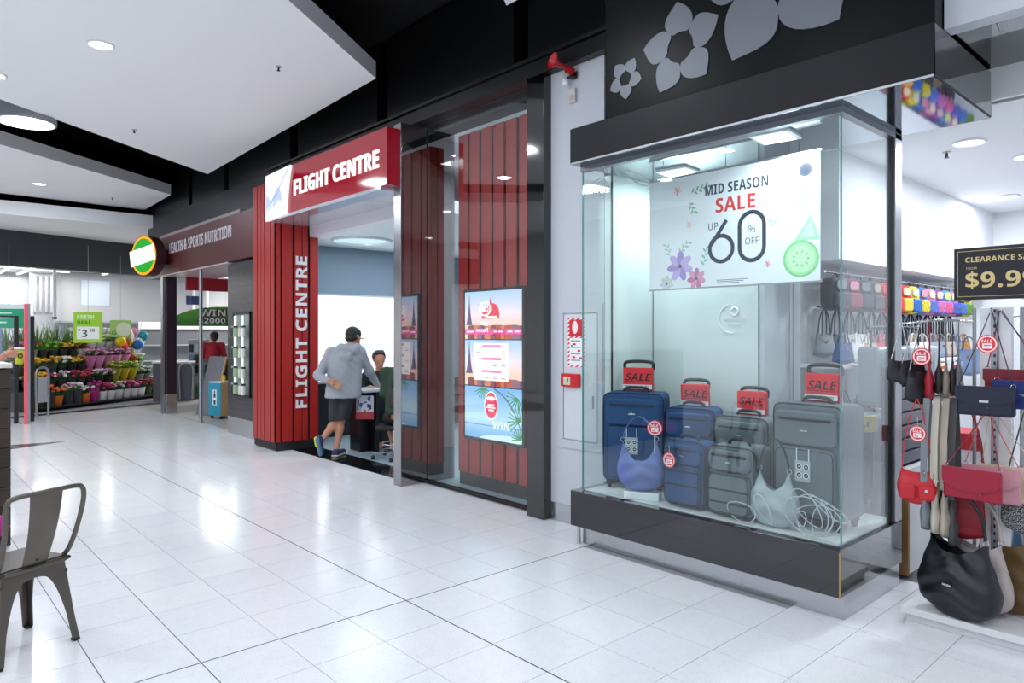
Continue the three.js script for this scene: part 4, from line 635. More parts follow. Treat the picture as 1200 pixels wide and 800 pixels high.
{
  const map = canvasTex(512, 332, (g, w, h) => { g.fillStyle = '#14161c'; g.fillRect(0, 0, w, h); g.strokeStyle = '#b69d66'; g.lineWidth = 5; g.strokeRect(20, 20, w - 40, h - 40);
    const fit = (s, x0, x1, y, H, wgt) => { g.save(); g.fillStyle = '#d9c083'; g.font = `${wgt} 100px sans-serif`; const m = g.measureText(s).width; g.translate(x0, y); g.scale((x1 - x0) / m, H / 73); g.fillText(s, 0, 0); g.restore(); };
    fit('CLEARANCE SALE', 60, 455, 92, 34, 'bold'); fit('FROM', 66, 128, 138, 15, ''); fit('$9.99', 56, 452, 258, 102, 'bold'); });
  const t = thing('clearance_sign', 'black and gold clearance sale price sign standing on top of the bag rack', 'sign', [4.45, 1.979, -1.02], FACE_MALL);
  part('board', rb(0.44, 0.286, 0.012, 0.003), M(0x14161c, 0.35), t); part('printed_face', plane(0.436, 0.282).translate(0, 0, 0.0066), M(0xffffff, 0.35, 0, { map }), t);
  part('holder', [bar([0.085, -0.14, -0.012], [0.085, -0.145, -0.26], 0.02, 0.004), bar([0.085, -0.143, -0.008], [0.085, 0.05, -0.008], 0.02, 0.003), bar([0.085, -0.145, -0.262], [0.085, -0.18, -0.262], 0.02, 0.004)], M(0xe2e3e6, 0.3), t);
}
function flapBag(label, w, h, d, col, pos, turn, drop, o = {}) { // pos = bottom centre; straps rise to a hook `drop` above the top edge
  const t = thing(o.name ?? 'clutch_bag', label, 'handbag', pos, turn, o.group), m = LEATHER(col, o.rough ?? 0.4);
  part('body', rb(w, h, d, d * 0.35, 0, h / 2, 0, 3), m, t);
  const s = new THREE.Shape(), W = w / 2 + 0.002, b = h * (o.flap ?? 0.6); s.moveTo(-W, 0.006); s.lineTo(W, 0.006); s.lineTo(W, -b * 0.55); s.quadraticCurveTo(W * 0.9, -b * 0.8, W * 0.5, -b * 0.95); s.quadraticCurveTo(0, -b * 1.08, -W * 0.5, -b * 0.95); s.quadraticCurveTo(-W * 0.9, -b * 0.8, -W, -b * 0.55); s.closePath();
  part('flap', new THREE.ExtrudeGeometry(s, { depth: 0.004, bevelEnabled: true, bevelThickness: 0.002, bevelSize: 0.002, bevelSegments: 2, curveSegments: 8 }).translate(0, h - 0.002, d / 2 + 0.001), m, t);
  if (o.clasp !== false) part('clasp', rb(0.045, 0.014, 0.006, 0.002, 0, h * 0.52, d / 2 + 0.009), o.gold ? GOLD : RINGMETAL, t);
  const sm = LEATHER(o.strapCol ?? col), hx = o.hx ?? 0, hz = o.hz ?? 0;
  for (const k of [-1, 1]) { part('ring', new THREE.TorusGeometry(0.011, 0.002, 6, 14).translate(k * w * 0.46, h + 0.008, 0), RINGMETAL, t); part('strap', ribbon([[k * w * 0.46, h + 0.012, 0], [k * w * 0.46 * 0.5 + hx * 0.5, h + drop * 0.52, hz * 0.5], [hx + k * 0.006, h + drop, hz]], o.sw ?? 0.011, 0.003, 14), sm, t); }
  return t;
}
const FM = FACE_MALL;
flapBag('maroon handbag at the back of the top rack arm, behind the navy bags', 0.27, 0.15, 0.05, 0x7d1526, [4.62, 1.3, -1.0], FM, 0.33, { hx: -0.06, sw: 0.014 });
flapBag('royal blue handbag hanging between the navy and the maroon bags', 0.28, 0.15, 0.05, 0x1d2f6e, [4.54, 1.245, -0.93], FM, 0.38, { hx: -0.12, sw: 0.012 });
flapBag('navy quilted flap handbag with silver bar, front of the top rack arm', 0.27, 0.155, 0.055, 0x10162e, [4.43, 1.207, -1.085], FM, 0.4, { hx: 0.02, hz: -0.02, rough: 0.35 });
roundTag('round red sale tag on the straps under the clearance sign', [4.42, 1.595, -1.075], FM, 0.05);
flapBag('cream clutch at the back of the middle rack arm', 0.27, 0.19, 0.03, 0xd9c9a8, [4.6, 0.73, -1.02], FM, 0.32, { hx: -0.08, clasp: false, strapCol: 0xd6bfa0 });
flapBag('dusty pink clutch between the cream and the crimson clutch', 0.27, 0.19, 0.03, 0xc78f97, [4.52, 0.73, -1.08], FM, 0.33, { hx: -0.03, clasp: false, strapCol: 0xc8623e });
flapBag('crimson envelope clutch, front of the middle rack arm', 0.28, 0.165, 0.035, 0x9c1230, [4.42, 0.745, -1.145], FM - 0.1, 0.33, { hx: 0.08, clasp: false, strapCol: 0x8f1a2a, flap: 0.72 });
// pouches on the upper side arm, edge-on
const edgeBags = [['black bow pouch, first on the upper side arm', 0x1b1e22, 0.14, 1.36, -1.52, 4.47], ['small black pouch, second on the upper side arm', 0x14161a, 0.14, 1.34, -1.47, 4.5], ['black drop pouch, third on the upper side arm', 0x1d2126, 0.2, 1.24, -1.43, 4.5], ['bright red slim pouch on the upper side arm', 0xa3182a, 0.22, 1.27, -1.385, 4.52], ['black slim pouch beside the red one', 0x17181a, 0.2, 1.3, -1.345, 4.55], ['taupe slim pouch on the upper side arm', 0x8d8374, 0.2, 1.28, -1.315, 4.57], ['dark brown slim pouch on the upper side arm', 0x241f1c, 0.2, 1.29, -1.29, 4.6], ['grey slim pouch nearest the rack post', 0x6a6c70, 0.2, 1.31, -1.265, 4.62]];
edgeBags.forEach(([l, c, h, y, z, x], i) => { const t = thing('pouch_bag', l, 'handbag', [x, y, z], i < 3 ? FM + 0.8 : 0.25); part('body', pouch({ w: 0.17, h, d: 0.05, top: 0.8, sag: 0.01, belly: 0.3, lip: 0.3, nu: 28, nv: 12, fold: 0.003 }), LEATHER(c), t); part('strap', tube([[-0.06, h - 0.005, 0], [-0.02, h + (1.72 - y - h) * 0.6, 0], [0, 1.722 - y, 0], [0.02, h + (1.72 - y - h) * 0.6, 0], [0.06, h - 0.005, 0]], 0.003, 24, 5), i < 3 ? RINGMETAL : LEATHER(c), t); });
roundTag('round red sale tag on the red slim pouch at the side arm', [4.42, 1.52, -1.395], FM, 0.05);
// long-strap shoulder bags on the lower side arm
{
  const t = thing('shoulder_bag', 'coral red shoulder bag with two pockets on the lower side arm', 'handbag', [4.42, 0.675, -1.42], FM + 0.25), m = LEATHER(0xc4202c, 0.5);
  part('body', pouch({ w: 0.2, h: 0.2, d: 0.1, top: 0.8, sag: 0.02, belly: 0.5, lip: 0.3, nu: 40, nv: 18, fold: 0.005 }), m, t); for (const x of [-0.045, 0.05]) part('pocket', pad(0.085, 0.08, 0.02, 0.03, 0.012).translate(x, 0.075, 0.035), m, t); part('stud', cyl(0.008, 0.008, 0.008, 0, 0, 0, 12).rotateX(Math.PI / 2).translate(0.05, 0.09, 0.068), RINGMETAL, t);
  for (const s of [-1, 1]) part('strap', ribbon([[s * 0.075, 0.185, 0], [s * 0.06, 0.36, 0], [s * 0.02, 0.55, -0.01], [0, 0.6, -0.02]], 0.026, 0.005, 20), m, t);
}
roundTag('round red sale tag on the coral shoulder bag strap', [4.4, 1.08, -1.41], FM, 0.045);
[['cool grey', 0x7c8488, 0.52, -1.385, 4.49], ['cream', 0xc6c0b0, 0.5, -1.345, 4.52], ['oatmeal', 0xb7ae9c, 0.48, -1.305, 4.55], ['charcoal', 0x55585a, 0.42, -1.28, 4.6], ['crimson', 0x8c1224, 0.48, -1.235, 4.6]].forEach(([n, c, y, z, x], i) => {
  const t = thing('shoulder_bag', `${n} long-strap shoulder bag on the lower side arm`, 'handbag', [x, y, z], i === 4 ? FM : 0.1), m = LEATHER(c, 0.5), top = 1.28 - y, h = 0.3;
  part('body', pouch({ w: 0.22, h, d: 0.055, top: 0.9, sag: 0.02, belly: 0.2, lip: 0.5, nu: 32, nv: 14, fold: 0.003 }), m, t); part('buckle', new THREE.TorusGeometry(0.016, 0.003, 5, 4).rotateY(0.4).translate(-0.1, h + 0.04, 0), RINGMETAL, t);
  for (const s of [-1, 1]) part('strap', ribbon([[s * 0.1, h - 0.01, 0], [s * 0.085, h + (top - h) * 0.5, 0], [s * 0.02, top, 0]], 0.034, 0.005, 18), m, t);
});
// totes on the plinth
hobo('tote_bag', 'large black leather slouch tote with grey metal badge on the white plinth', { w: 0.45, h: 0.43, d: 0.2, top: 0.7, sag: 0.08, belly: 0.34, lip: 0.5, fold: 0.007, sq: 2.7, nu: 72, nv: 34 }, 0x14171b, [4.45, 0.087, -1.22], FM - 0.35, 0.25, { tubular: true, badge: true });
hobo('tote_bag', 'pale stone tote leaning directly behind the black tote', { w: 0.38, h: 0.4, d: 0.14, top: 0.7, sag: 0.06, belly: 0.3, lip: 0.4, fold: 0.004 }, 0xb5aaa5, [4.62, 0.087, -1.17], FM - 0.35, 0.24, { tubular: true });
hobo('tote_bag', 'olive tan tote behind the pale stone tote', { w: 0.38, h: 0.42, d: 0.12, top: 0.7, sag: 0.05, belly: 0.3, lip: 0.4, fold: 0.004 }, 0x6b5430, [4.72, 0.087, -1.06], FM - 0.3, 0.24, { tubular: true });
hobo('tote_bag', 'sky blue tote at the right edge, behind the tan tote', { w: 0.4, h: 0.42, d: 0.14, top: 0.7, sag: 0.05, belly: 0.3, lip: 0.4, fold: 0.004 }, 0x6b9cc9, [4.8, 0.2, -0.98], FM - 0.2, 0.24, { tubular: true });
// things deeper in the shop, right of the jamb
{
  const t = thing('sale_bin', 'white sale bin with a red rim and white card behind the shoulder bags', 'bin', [5.95, 0, -1.5], 0.1);
  part('tub', [rb(0.34, 0.82, 0.3, 0.01, 0, 0.411, 0)], M(0xe4e4e8, 0.4), t); part('rim', rb(0.37, 0.12, 0.33, 0.008, 0, 0.88, 0), M(0xc21d2e, 0.4), t); part('card_post', cyl(0.006, 0.006, 0.3, -0.1, 1.0, 0.1, 8), ALU, t); part('card', rb(0.13, 0.17, 0.006, 0.002, -0.1, 1.2, 0.1), M(0xf4f3f5, 0.4), t);
}
{
  const t = thing('garment_rail', 'thin curved chrome rail with bags deep in the shop near the back wall', 'rail', [0, 0, 0]);
  part('rail', tube([[8.3, 1.62, -1.95], [8.4, 1.8, -1.9], [8.5, 1.84, -1.6], [8.5, 1.84, -1.45]], 0.014, 30, 8), ALU, t); part('stand', rod([8.3, 0.001, -1.95], [8.3, 1.62, -1.95], 0.014), ALU, t);
}
toteBag(0.26, 0.2, 0.08, 0x22262c, 0x22262c, 0.3, undefined, 'black handbag with round red tag on the curved rail near the back wall', [8.45, 1.34, -1.62], FM, 0);
toteBag(0.26, 0.28, 0.08, 0xa8773e, 0x70502a, 0.12, undefined, 'caramel brown bag hanging left of the curved rail', [8.3, 1.22, -1.93], FM);
toteBag(0.26, 0.28, 0.08, 0x7c93b8, 0x4d6080, 0.12, undefined, 'denim blue bag hanging beside the caramel brown one', [8.3, 1.22, -2.18], FM);
{ // second rack at the right edge
  const t = thing('back_rack', 'dark steel rack behind the white bag rack at the right edge', 'rack', [0, 0, 0]);
  part('upright', ex(5.3, 5.34, 0.001, 1.85, -1.02, -0.98), DARKMETAL, t); for (const y of [0.3, 0.75, 1.15, 1.5]) part('shelf', rex(5.2, 5.5, y, y + 0.02, -1.05, -0.3, 0.003), DARKMETAL, t); part('foot', rb(0.3, 0.03, 0.5, 0.005, 5.35, 0.016, -0.8), DARKMETAL, t);
  toteBag(0.3, 0.3, 0.12, 0x6a5f33, 0x4a4223, 0.1, undefined, 'olive bag on the top shelf of the dark rack at the right edge', [5.32, 1.521, -0.96], FM); toteBag(0.3, 0.3, 0.12, 0x4a4a2a, 0x33331d, 0.06, undefined, 'dark olive bag on the second shelf of the dark rack', [5.32, 1.171, -0.96], FM); toteBag(0.32, 0.26, 0.12, 0x2a2320, 0x1b1716, 0.08, undefined, 'dark brown bag on the third shelf of the dark rack', [5.32, 0.771, -0.96], FM);
}
{
  const map = dataTex(64, (x, y) => (hash(x >> 2, y >> 1) > 0.62 ? 190 : 30)); map.repeat.set(3, 3);
  const t = thing('woven_bag', 'black and white woven bag hanging right of the crimson clutch', 'handbag', [4.62, 0.56, -0.94], FM); part('body', pouch({ w: 0.24, h: 0.28, d: 0.1, top: 0.9, sag: 0.02, belly: 0.3, lip: 0.4, nu: 32, nv: 12 }), M(0xffffff, 0.8, 0, { map }), t); part('strap', ribbon([[-0.1, 0.27, 0], [-0.05, 0.5, 0], [0, 0.68, 0], [0.05, 0.5, 0], [0.1, 0.27, 0]], 0.02, 0.004, 24), LEATHER(0x1a1a1c), t);
}

// ---------------------------------------------------------------- supermarket beyond the mall
{
  const w = M(0xa6a9ae, 0.7);
  const t = thing('mezzanine_box', 'grey boxed-in upper office with a glazed panel on the supermarket wall', 'room', [0, 0, 0]);
  part('cladding', ex(4.2, 12.8, 2.05, 3.58, -26.9, -25.6), w, t); part('joint', ex(4.15, 12.8, 2.0, 2.05, -26.9, -25.58), M(0x8f949c, 0.5), t);
  part('glazed_panel', ex(4.75, 5.55, 2.55, 3.35, -25.62, -25.58), M(0xb9c7d6, 0.1), t);
  for (const x of [7.2, 8.1, 8.55]) part('white_pole', cyl(0.05, 0.05, 2.0, x, 2.6, -25.4, 10), WHITE, t);
  const s = thing('wall_grille', 'pale upright louvre grille high on the far supermarket wall', 'grille', [0, 0, 0]);
  for (let i = 0; i < 4; i++) part('blade', ex(3.45 + i * 0.14, 3.51 + i * 0.14, 2.3, 3.4, -25.3, -25.2), M(0x8b9098, 0.5), s); part('frame', ex(3.38, 4.05, 2.2, 3.5, -25.5, -25.32), w, s);
  const p = thing('camera_post', 'white post with a small black camera hanging from the supermarket ceiling', 'post', [3.35, 0, -21.2]);
  part('post', rb(0.07, 1.5, 0.07, 0.005, 0, 2.84, 0), WHITE, p); part('camera_dome', lathe([[0, -0.06], [0.05, -0.05], [0.06, 0], [0, 0]], 16).translate(0, 2.08, 0), M(0x17181b, 0.2), p);
}
function batten(x, z, len, turn, label, group, k = 1) {
  const t = thing('batten_light', label, 'light', [x, 3.52, z], turn, group); part('body', rb(len, 0.06, 0.12, 0.006, 0, 0.04, 0), WHITE, t); part('lamp_tube', rb(len * 0.98, 0.03, 0.09, 0.012, 0, -0.002, 0), glow(0xffffff, 2.2), t);
  const l = rectLamp(x, 3.495, z, len * 0.98, 0.1, MARKET_LAMP * 4 * k); l.color.set(0xfffaf3); l.rotateZ(turn); return t;
}
batten(3.25, -25.1, 3.4, Math.PI / 2, 'long bright fluorescent batten at the left edge of the supermarket ceiling', undefined, 0.5);
batten(2.75, -25.1, 3.4, Math.PI / 2, 'second long fluorescent batten, left of and parallel to the first', undefined, 0.5);
batten(5.25, -24.6, 0.9, Math.PI / 2, 'short fluorescent batten shining on the grey office wall', undefined, 0.6);
for (const [x, z] of [[-2.5, -19.2], [-2.5, -22.5], [3, -24.2], [7.5, -19.5], [8.5, -23.5], [11, -20.5], [0, -25.6], [10.5, -25]]) batten(x, z, 3, 0.5, 'fluorescent batten in the supermarket hidden from view', 'supermarket battens out of view');
{ // lit shelf header behind the flowers
  const t = thing('lit_shelf_header', 'white glowing shelf header behind the flower stand', 'shelf header', [0, 0, 0]);
  part('box', rex(5.6, 9.6, 1.78, 2.0, -22.4, -22.1, 0.01), M(0xf4f6f8, 0.4), t); part('lamp_diffuser', ex(5.62, 9.58, 1.8, 1.98, -22.09, -22.08), glow(0xffffff, 1.0), t); part('shelf_bay', ex(5.6, 9.6, 0.001, 1.78, -22.4, -22.2), M(0x8b9098, 0.6), t);
  for (const y of [0.4, 0.85, 1.3]) part('shelf', ex(5.6, 9.6, y, y + 0.03, -22.2, -21.9), M(0xd5d8dc, 0.5), t);
}
// flower stand: stepped black tiers in a row, bouquets set on them
const STAND = [3.95, -18.52], SDIR = Math.atan2(1.98, 2.78), stand = (u, y, v) => [STAND[0] + u * Math.cos(SDIR) - v * Math.sin(SDIR) * -1 * -1, y, STAND[1] - u * Math.sin(SDIR) - v * Math.cos(SDIR)]; // u to the right, v backwards
{
  const t = thing('flower_stand', 'black stepped flower stand along the supermarket front', 'stand', [STAND[0], 0, STAND[1]], SDIR);
  const b = M(0x202226, 0.5);
  for (const [y, v] of [[0.1, 0.12], [0.42, 0.36], [0.74, 0.6], [1.08, 0.84]]) { part('tier', rex(-1.85, 1.85, y - 0.03, y, -v - 0.16, -v + 0.12, 0.004), b, t); part('riser', ex(-1.85, 1.85, y - 0.3 < 0 ? 0.001 : y - 0.3, y - 0.03, -v - 0.15, -v - 0.12), b, t); }
  for (const u of [-1.84, 1.84]) part('side_panel', prism([[u - 0.012, 0], [u + 0.012, 0], [u + 0.012, -1.0], [u - 0.012, -1.0]], 0.001, 0.4), b, t);
  part('back_panel', ex(-1.85, 1.85, 0.001, 1.5, -1.05, -1.01), M(0x5a6068, 0.6), t);
}
const leafG = [0, 1, 2].map((k) => { const l = []; seed = 100 + k * 31; for (let i = 0; i < 34; i++) { const a = rnd() * 6.283, e = 0.25 + rnd() * 1.1, r = 0.1 + rnd() * 0.08, g = new THREE.ConeGeometry(0.014, r, 4, 1).scale(1, 1, 0.3).translate(0, r / 2, 0).rotateZ(-(Math.PI / 2 - e)).rotateY(a); l.push(g.translate(0, rnd() * 0.06, 0)); } return merge(l); });
const bloomG = [0, 1, 2].map((k) => { const l = []; seed = 900 + k * 17; for (let i = 0; i < 15; i++) { const a = rnd() * 6.283, r = Math.sqrt(rnd()) * 0.11, g = new THREE.SphereGeometry(0.03, 7, 5).scale(1, 0.6, 1); for (let q = 0; q < 1; q++) l.push(g.rotateX((rnd() - 0.5) * 1).translate(Math.cos(a) * r, 0.12 + rnd() * 0.07 - r * 0.35, Math.sin(a) * r)); } return merge(l); });
const sprayG = (() => { const l = []; seed = 55; for (let i = 0; i < 26; i++) { const a = rnd() * 6.283, t = rnd() * 0.5, h = 0.25 + rnd() * 0.22; l.push(new THREE.ConeGeometry(0.012, h, 4).translate(0, h / 2, 0).rotateZ(t).rotateY(a)); } return merge(l); })();
const potG = lathe([[0, 0], [0.055, 0], [0.075, 0.13], [0.08, 0.14], [0.072, 0.14], [0.06, 0.1], [0, 0.1]], 14), bucketG = lathe([[0, 0], [0.08, 0], [0.1, 0.24], [0.105, 0.25], [0.096, 0.25], [0.08, 0.2], [0, 0.2]], 14), wrapG = lathe([[0, 0], [0.03, 0], [0.07, 0.14], [0.11, 0.26], [0.1, 0.255], [0.06, 0.16], [0, 0.14]], 12);
const mats = {}; const hue = (c, r = 0.6) => mats[c + '_' + r] ??= M(c, r);
function bouquet(kind, pot, leaf, bloom, label, u, y, v, s = 1, k = 0) {
  const t = thing('bouquet', label, 'bouquet', stand(u, y, v), u * 9, 'flowers on the supermarket stand'); t.scale.setScalar(s);
  const h = kind === 'bucket' ? 0.2 : kind === 'wrap' ? 0.2 : 0.1;
  part(kind, kind === 'bucket' ? bucketG : kind === 'wrap' ? wrapG : potG, hue(pot, 0.5), t);
  const f = part('foliage', bloom === null ? sprayG : leafG[k % 3], hue(leaf, 0.7), t); f.position.y = h;
  if (bloom !== null) { const b = part('blossoms', bloomG[k % 3], hue(bloom, 0.6), t); b.position.y = h; }
}
{
  const G = 0x3f7a2f, G2 = 0x5fa03c, G3 = 0x2f5e33;
  const rows = [
    ['front', 0.1, 0.12, [['bucket', 0x2e3236, G, 0xf2c21a, 'yellow'], ['bucket', 0x34383c, G3, 0xe8663a, 'orange'], ['pot', 0xe07a2a, G, 0xf07a3a, 'deep orange'], ['bucket', 0x2e3236, G2, 0xe7a9c6, 'pale pink'], ['bucket', 0x3a3f44, G2, 0xf3eef2, 'white'], ['pot', 0xe6701e, G, 0xf4e6ea, 'blush'], ['bucket', 0xb3197f, G3, 0xc22a9a, 'magenta'], ['pot', 0xe9e9ea, G3, 0xc23a70, 'cerise'], ['pot', 0xf0f0f0, G3, 0xb83068, 'deep pink'], ['pot', 0xe6e7e9, G3, 0xe2e2e6, 'white and pink'], ['pot', 0xf0f0f0, G3, 0xc9407c, 'rose pink'], ['pot', 0xe9e9ea, G3, 0xd05a90, 'mid pink'], ['pot', 0xf0f0f0, G3, 0xb12a60, 'raspberry'], ['pot', 0x3b4a36, G, 0xa8443a, 'brick red'], ['bucket', 0x35503a, G, 0x4e7a4a, 'leafy green']]],
    ['second', 0.42, 0.36, [['pot', 0x2c2d30, G3, 0xd8b42a, 'gold'], ['pot', 0x2c2d30, G, 0xe8b51e, 'amber'], ['pot', 0x2c2d30, G3, 0xb02f60, 'wine pink'], ['pot', 0x2c2d30, G3, 0xf0f0f0, 'snow white'], ['pot', 0x2c2d30, G3, 0xc42a6a, 'crimson pink'], ['pot', 0x2c2d30, G, 0xc8304a, 'red'], ['pot', 0x2c2d30, G3, 0xc2304e, 'scarlet'], ['pot', 0x23242a, G, 0xd9c9d6, 'mauve'], ['pot', 0x23242a, G3, 0xc99ab8, 'lilac'], ['wrap', 0x9aa61f, G2, 0xb9c23a, 'lime'], ['wrap', 0xc2b41c, G2, 0xa9b836, 'lemon green'], ['wrap', 0xb4b81c, G2, 0xc2c650, 'olive yellow'], ['pot', 0x8fa3a8, G, 0xb9c9c2, 'silver green'], ['pot', 0x7f938c, G3, 0x9fb8a8, 'sage']]],
    ['third', 0.74, 0.6, [['pot', 0x3b3b3e, G2, 0xf4b51a, 'sunflower yellow'], ['pot', 0x3b3b3e, G2, 0xf2a916, 'orange yellow'], ['pot', 0x3b3b3e, G2, 0xf6c32a, 'bright yellow'], ['pot', 0x3b3b3e, G3, 0xeea51c, 'marigold'], ['pot', 0x26282a, G, 0xf4f4f2, 'chalk white'], ['pot', 0x26282a, G3, 0xd9a916, 'mustard'], ['pot', 0x26282a, G3, 0xe2b62a, 'honey yellow'], ['wrap', 0xd77fb4, G, 0xd9a0c2, 'soft pink'], ['wrap', 0xe08fc0, G3, 0xcf86b0, 'candy pink'], ['wrap', 0xd480b6, G, 0xe0b0d0, 'shell pink'], ['wrap', 0xe39cc8, G3, 0xd992bc, 'bubblegum pink'], ['wrap', 0xcf78ae, G, 0xd690bb, 'orchid'], ['pot', 0x9fc26a, G2, 0xe8503a, 'tomato red'], ['pot', 0xa9b9a9, G2, 0xcfe0c0, 'mint']]],
    ['top', 1.08, 0.84, [['pot', 0x8a8f92, G2, 0xc87a98, 'dusky pink'], ['pot', 0x8a8f92, G, 0xd990ac, 'rosy'], ['pot', 0x8a8f92, G, 0xa8384a, 'claret'], ['pot', 0x2c2f30, G2, 0x7fbf3a, 'fresh green'], ['pot', 0x2c2f30, G2, 0x8fcf3f, 'apple green'], ['pot', 0x2c2f30, G3, 0xc9a21e, 'old gold'], ['pot', 0x2c2f30, G3, 0xe0b52a, 'sunny'], ['pot', 0xd7dade, G, 0xe2603a, 'vermilion'], ['wrap', 0xdfe3e6, G2, 0xdde27a, 'pale lemon'], ['wrap', 0xdfe3e6, G2, 0xe6e68c, 'cream yellow'], ['wrap', 0xe8ecef, G2, 0xd5e39a, 'celery'], ['wrap', 0xdfe3e6, G2, 0xe3e8b8, 'ivory'], ['pot', 0xe8ecef, G3, 0xd8306a, 'hot pink'], ['pot', 0xc6d68a, G2, 0xe8d23a, 'canary']]]];
  rows.forEach(([rn, y, v, list]) => list.forEach(([kind, pot, leaf, bloom, n], i) => bouquet(kind, pot, leaf, bloom, `${n} flowers in a ${kind === 'wrap' ? 'paper wrap' : kind}, ${rn} tier of the flower stand`, -1.72 + i * 3.44 / (list.length - 1), y, v, kind === 'bucket' ? 1.25 : 1.5, i)));
  for (let i = 0; i < 9; i++) bouquet('pot', 0x6d7276, [0x6f9a4a, 0x8fb06a, 0x4f7a44][i % 3], null, `tall green foliage pot behind the flower stand, ${ORD[i]} from the left`, -1.7 + i * 0.26, 1.081, 0.98, 1.7, i);
  for (let i = 0; i < 6; i++) bouquet('wrap', 0xeef2f4, 0xdfe6e4, 0xf4f6f6, `white orchid spray at the top of the flower stand, ${ORD[i]} from the left`, 0.1 + i * 0.2, 1.3, 0.93, 1.35, i);
  const t = thing('orchid_shelf', 'pale raised shelf carrying the white orchids behind the flower stand', 'shelf', [...stand(0.6, 0, 0.93)], SDIR); part('shelf', box(1.4, 0.02, 0.14, 0, 1.288, 0), WHITE, t); for (const x of [-0.68, 0.68]) part('leg', box(0.02, 1.278, 0.02, x, 0.64, 0), ALU, t);
}
{ // foil balloons
  [['yellow', 0xf4c916], ['red', 0xd8302a], ['gold', 0xe6b81c], ['blue', 0x2a6fc4], ['white', 0xf0f3f6], ['sky blue', 0x4aa6e0], ['lemon', 0xf2e04a], ['silver', 0xcfd6dc], ['pink', 0xe08fb4], ['turquoise', 0x2aa0b4]].forEach(([n, c], i) => {
    const [x, y, z] = stand(1.0 + (i % 5) * 0.19, 1.46 + Math.floor(i / 5) * 0.22 - (i % 2) * 0.09, 0.5 + (i % 3) * 0.05);
    const t = thing('foil_balloon', `${n} foil balloon at the right end of the flower stand`, 'balloon', [x, y, z], i); part('balloon', new THREE.SphereGeometry(0.13, 14, 10).scale(1, 1, 0.55), M(c, 0.25, 0.15), t); part('stick', cyl(0.004, 0.004, y - 1.09, 0, -(y - 1.09) / 2 - 0.09, 0, 5), WHITE, t);
  });
}
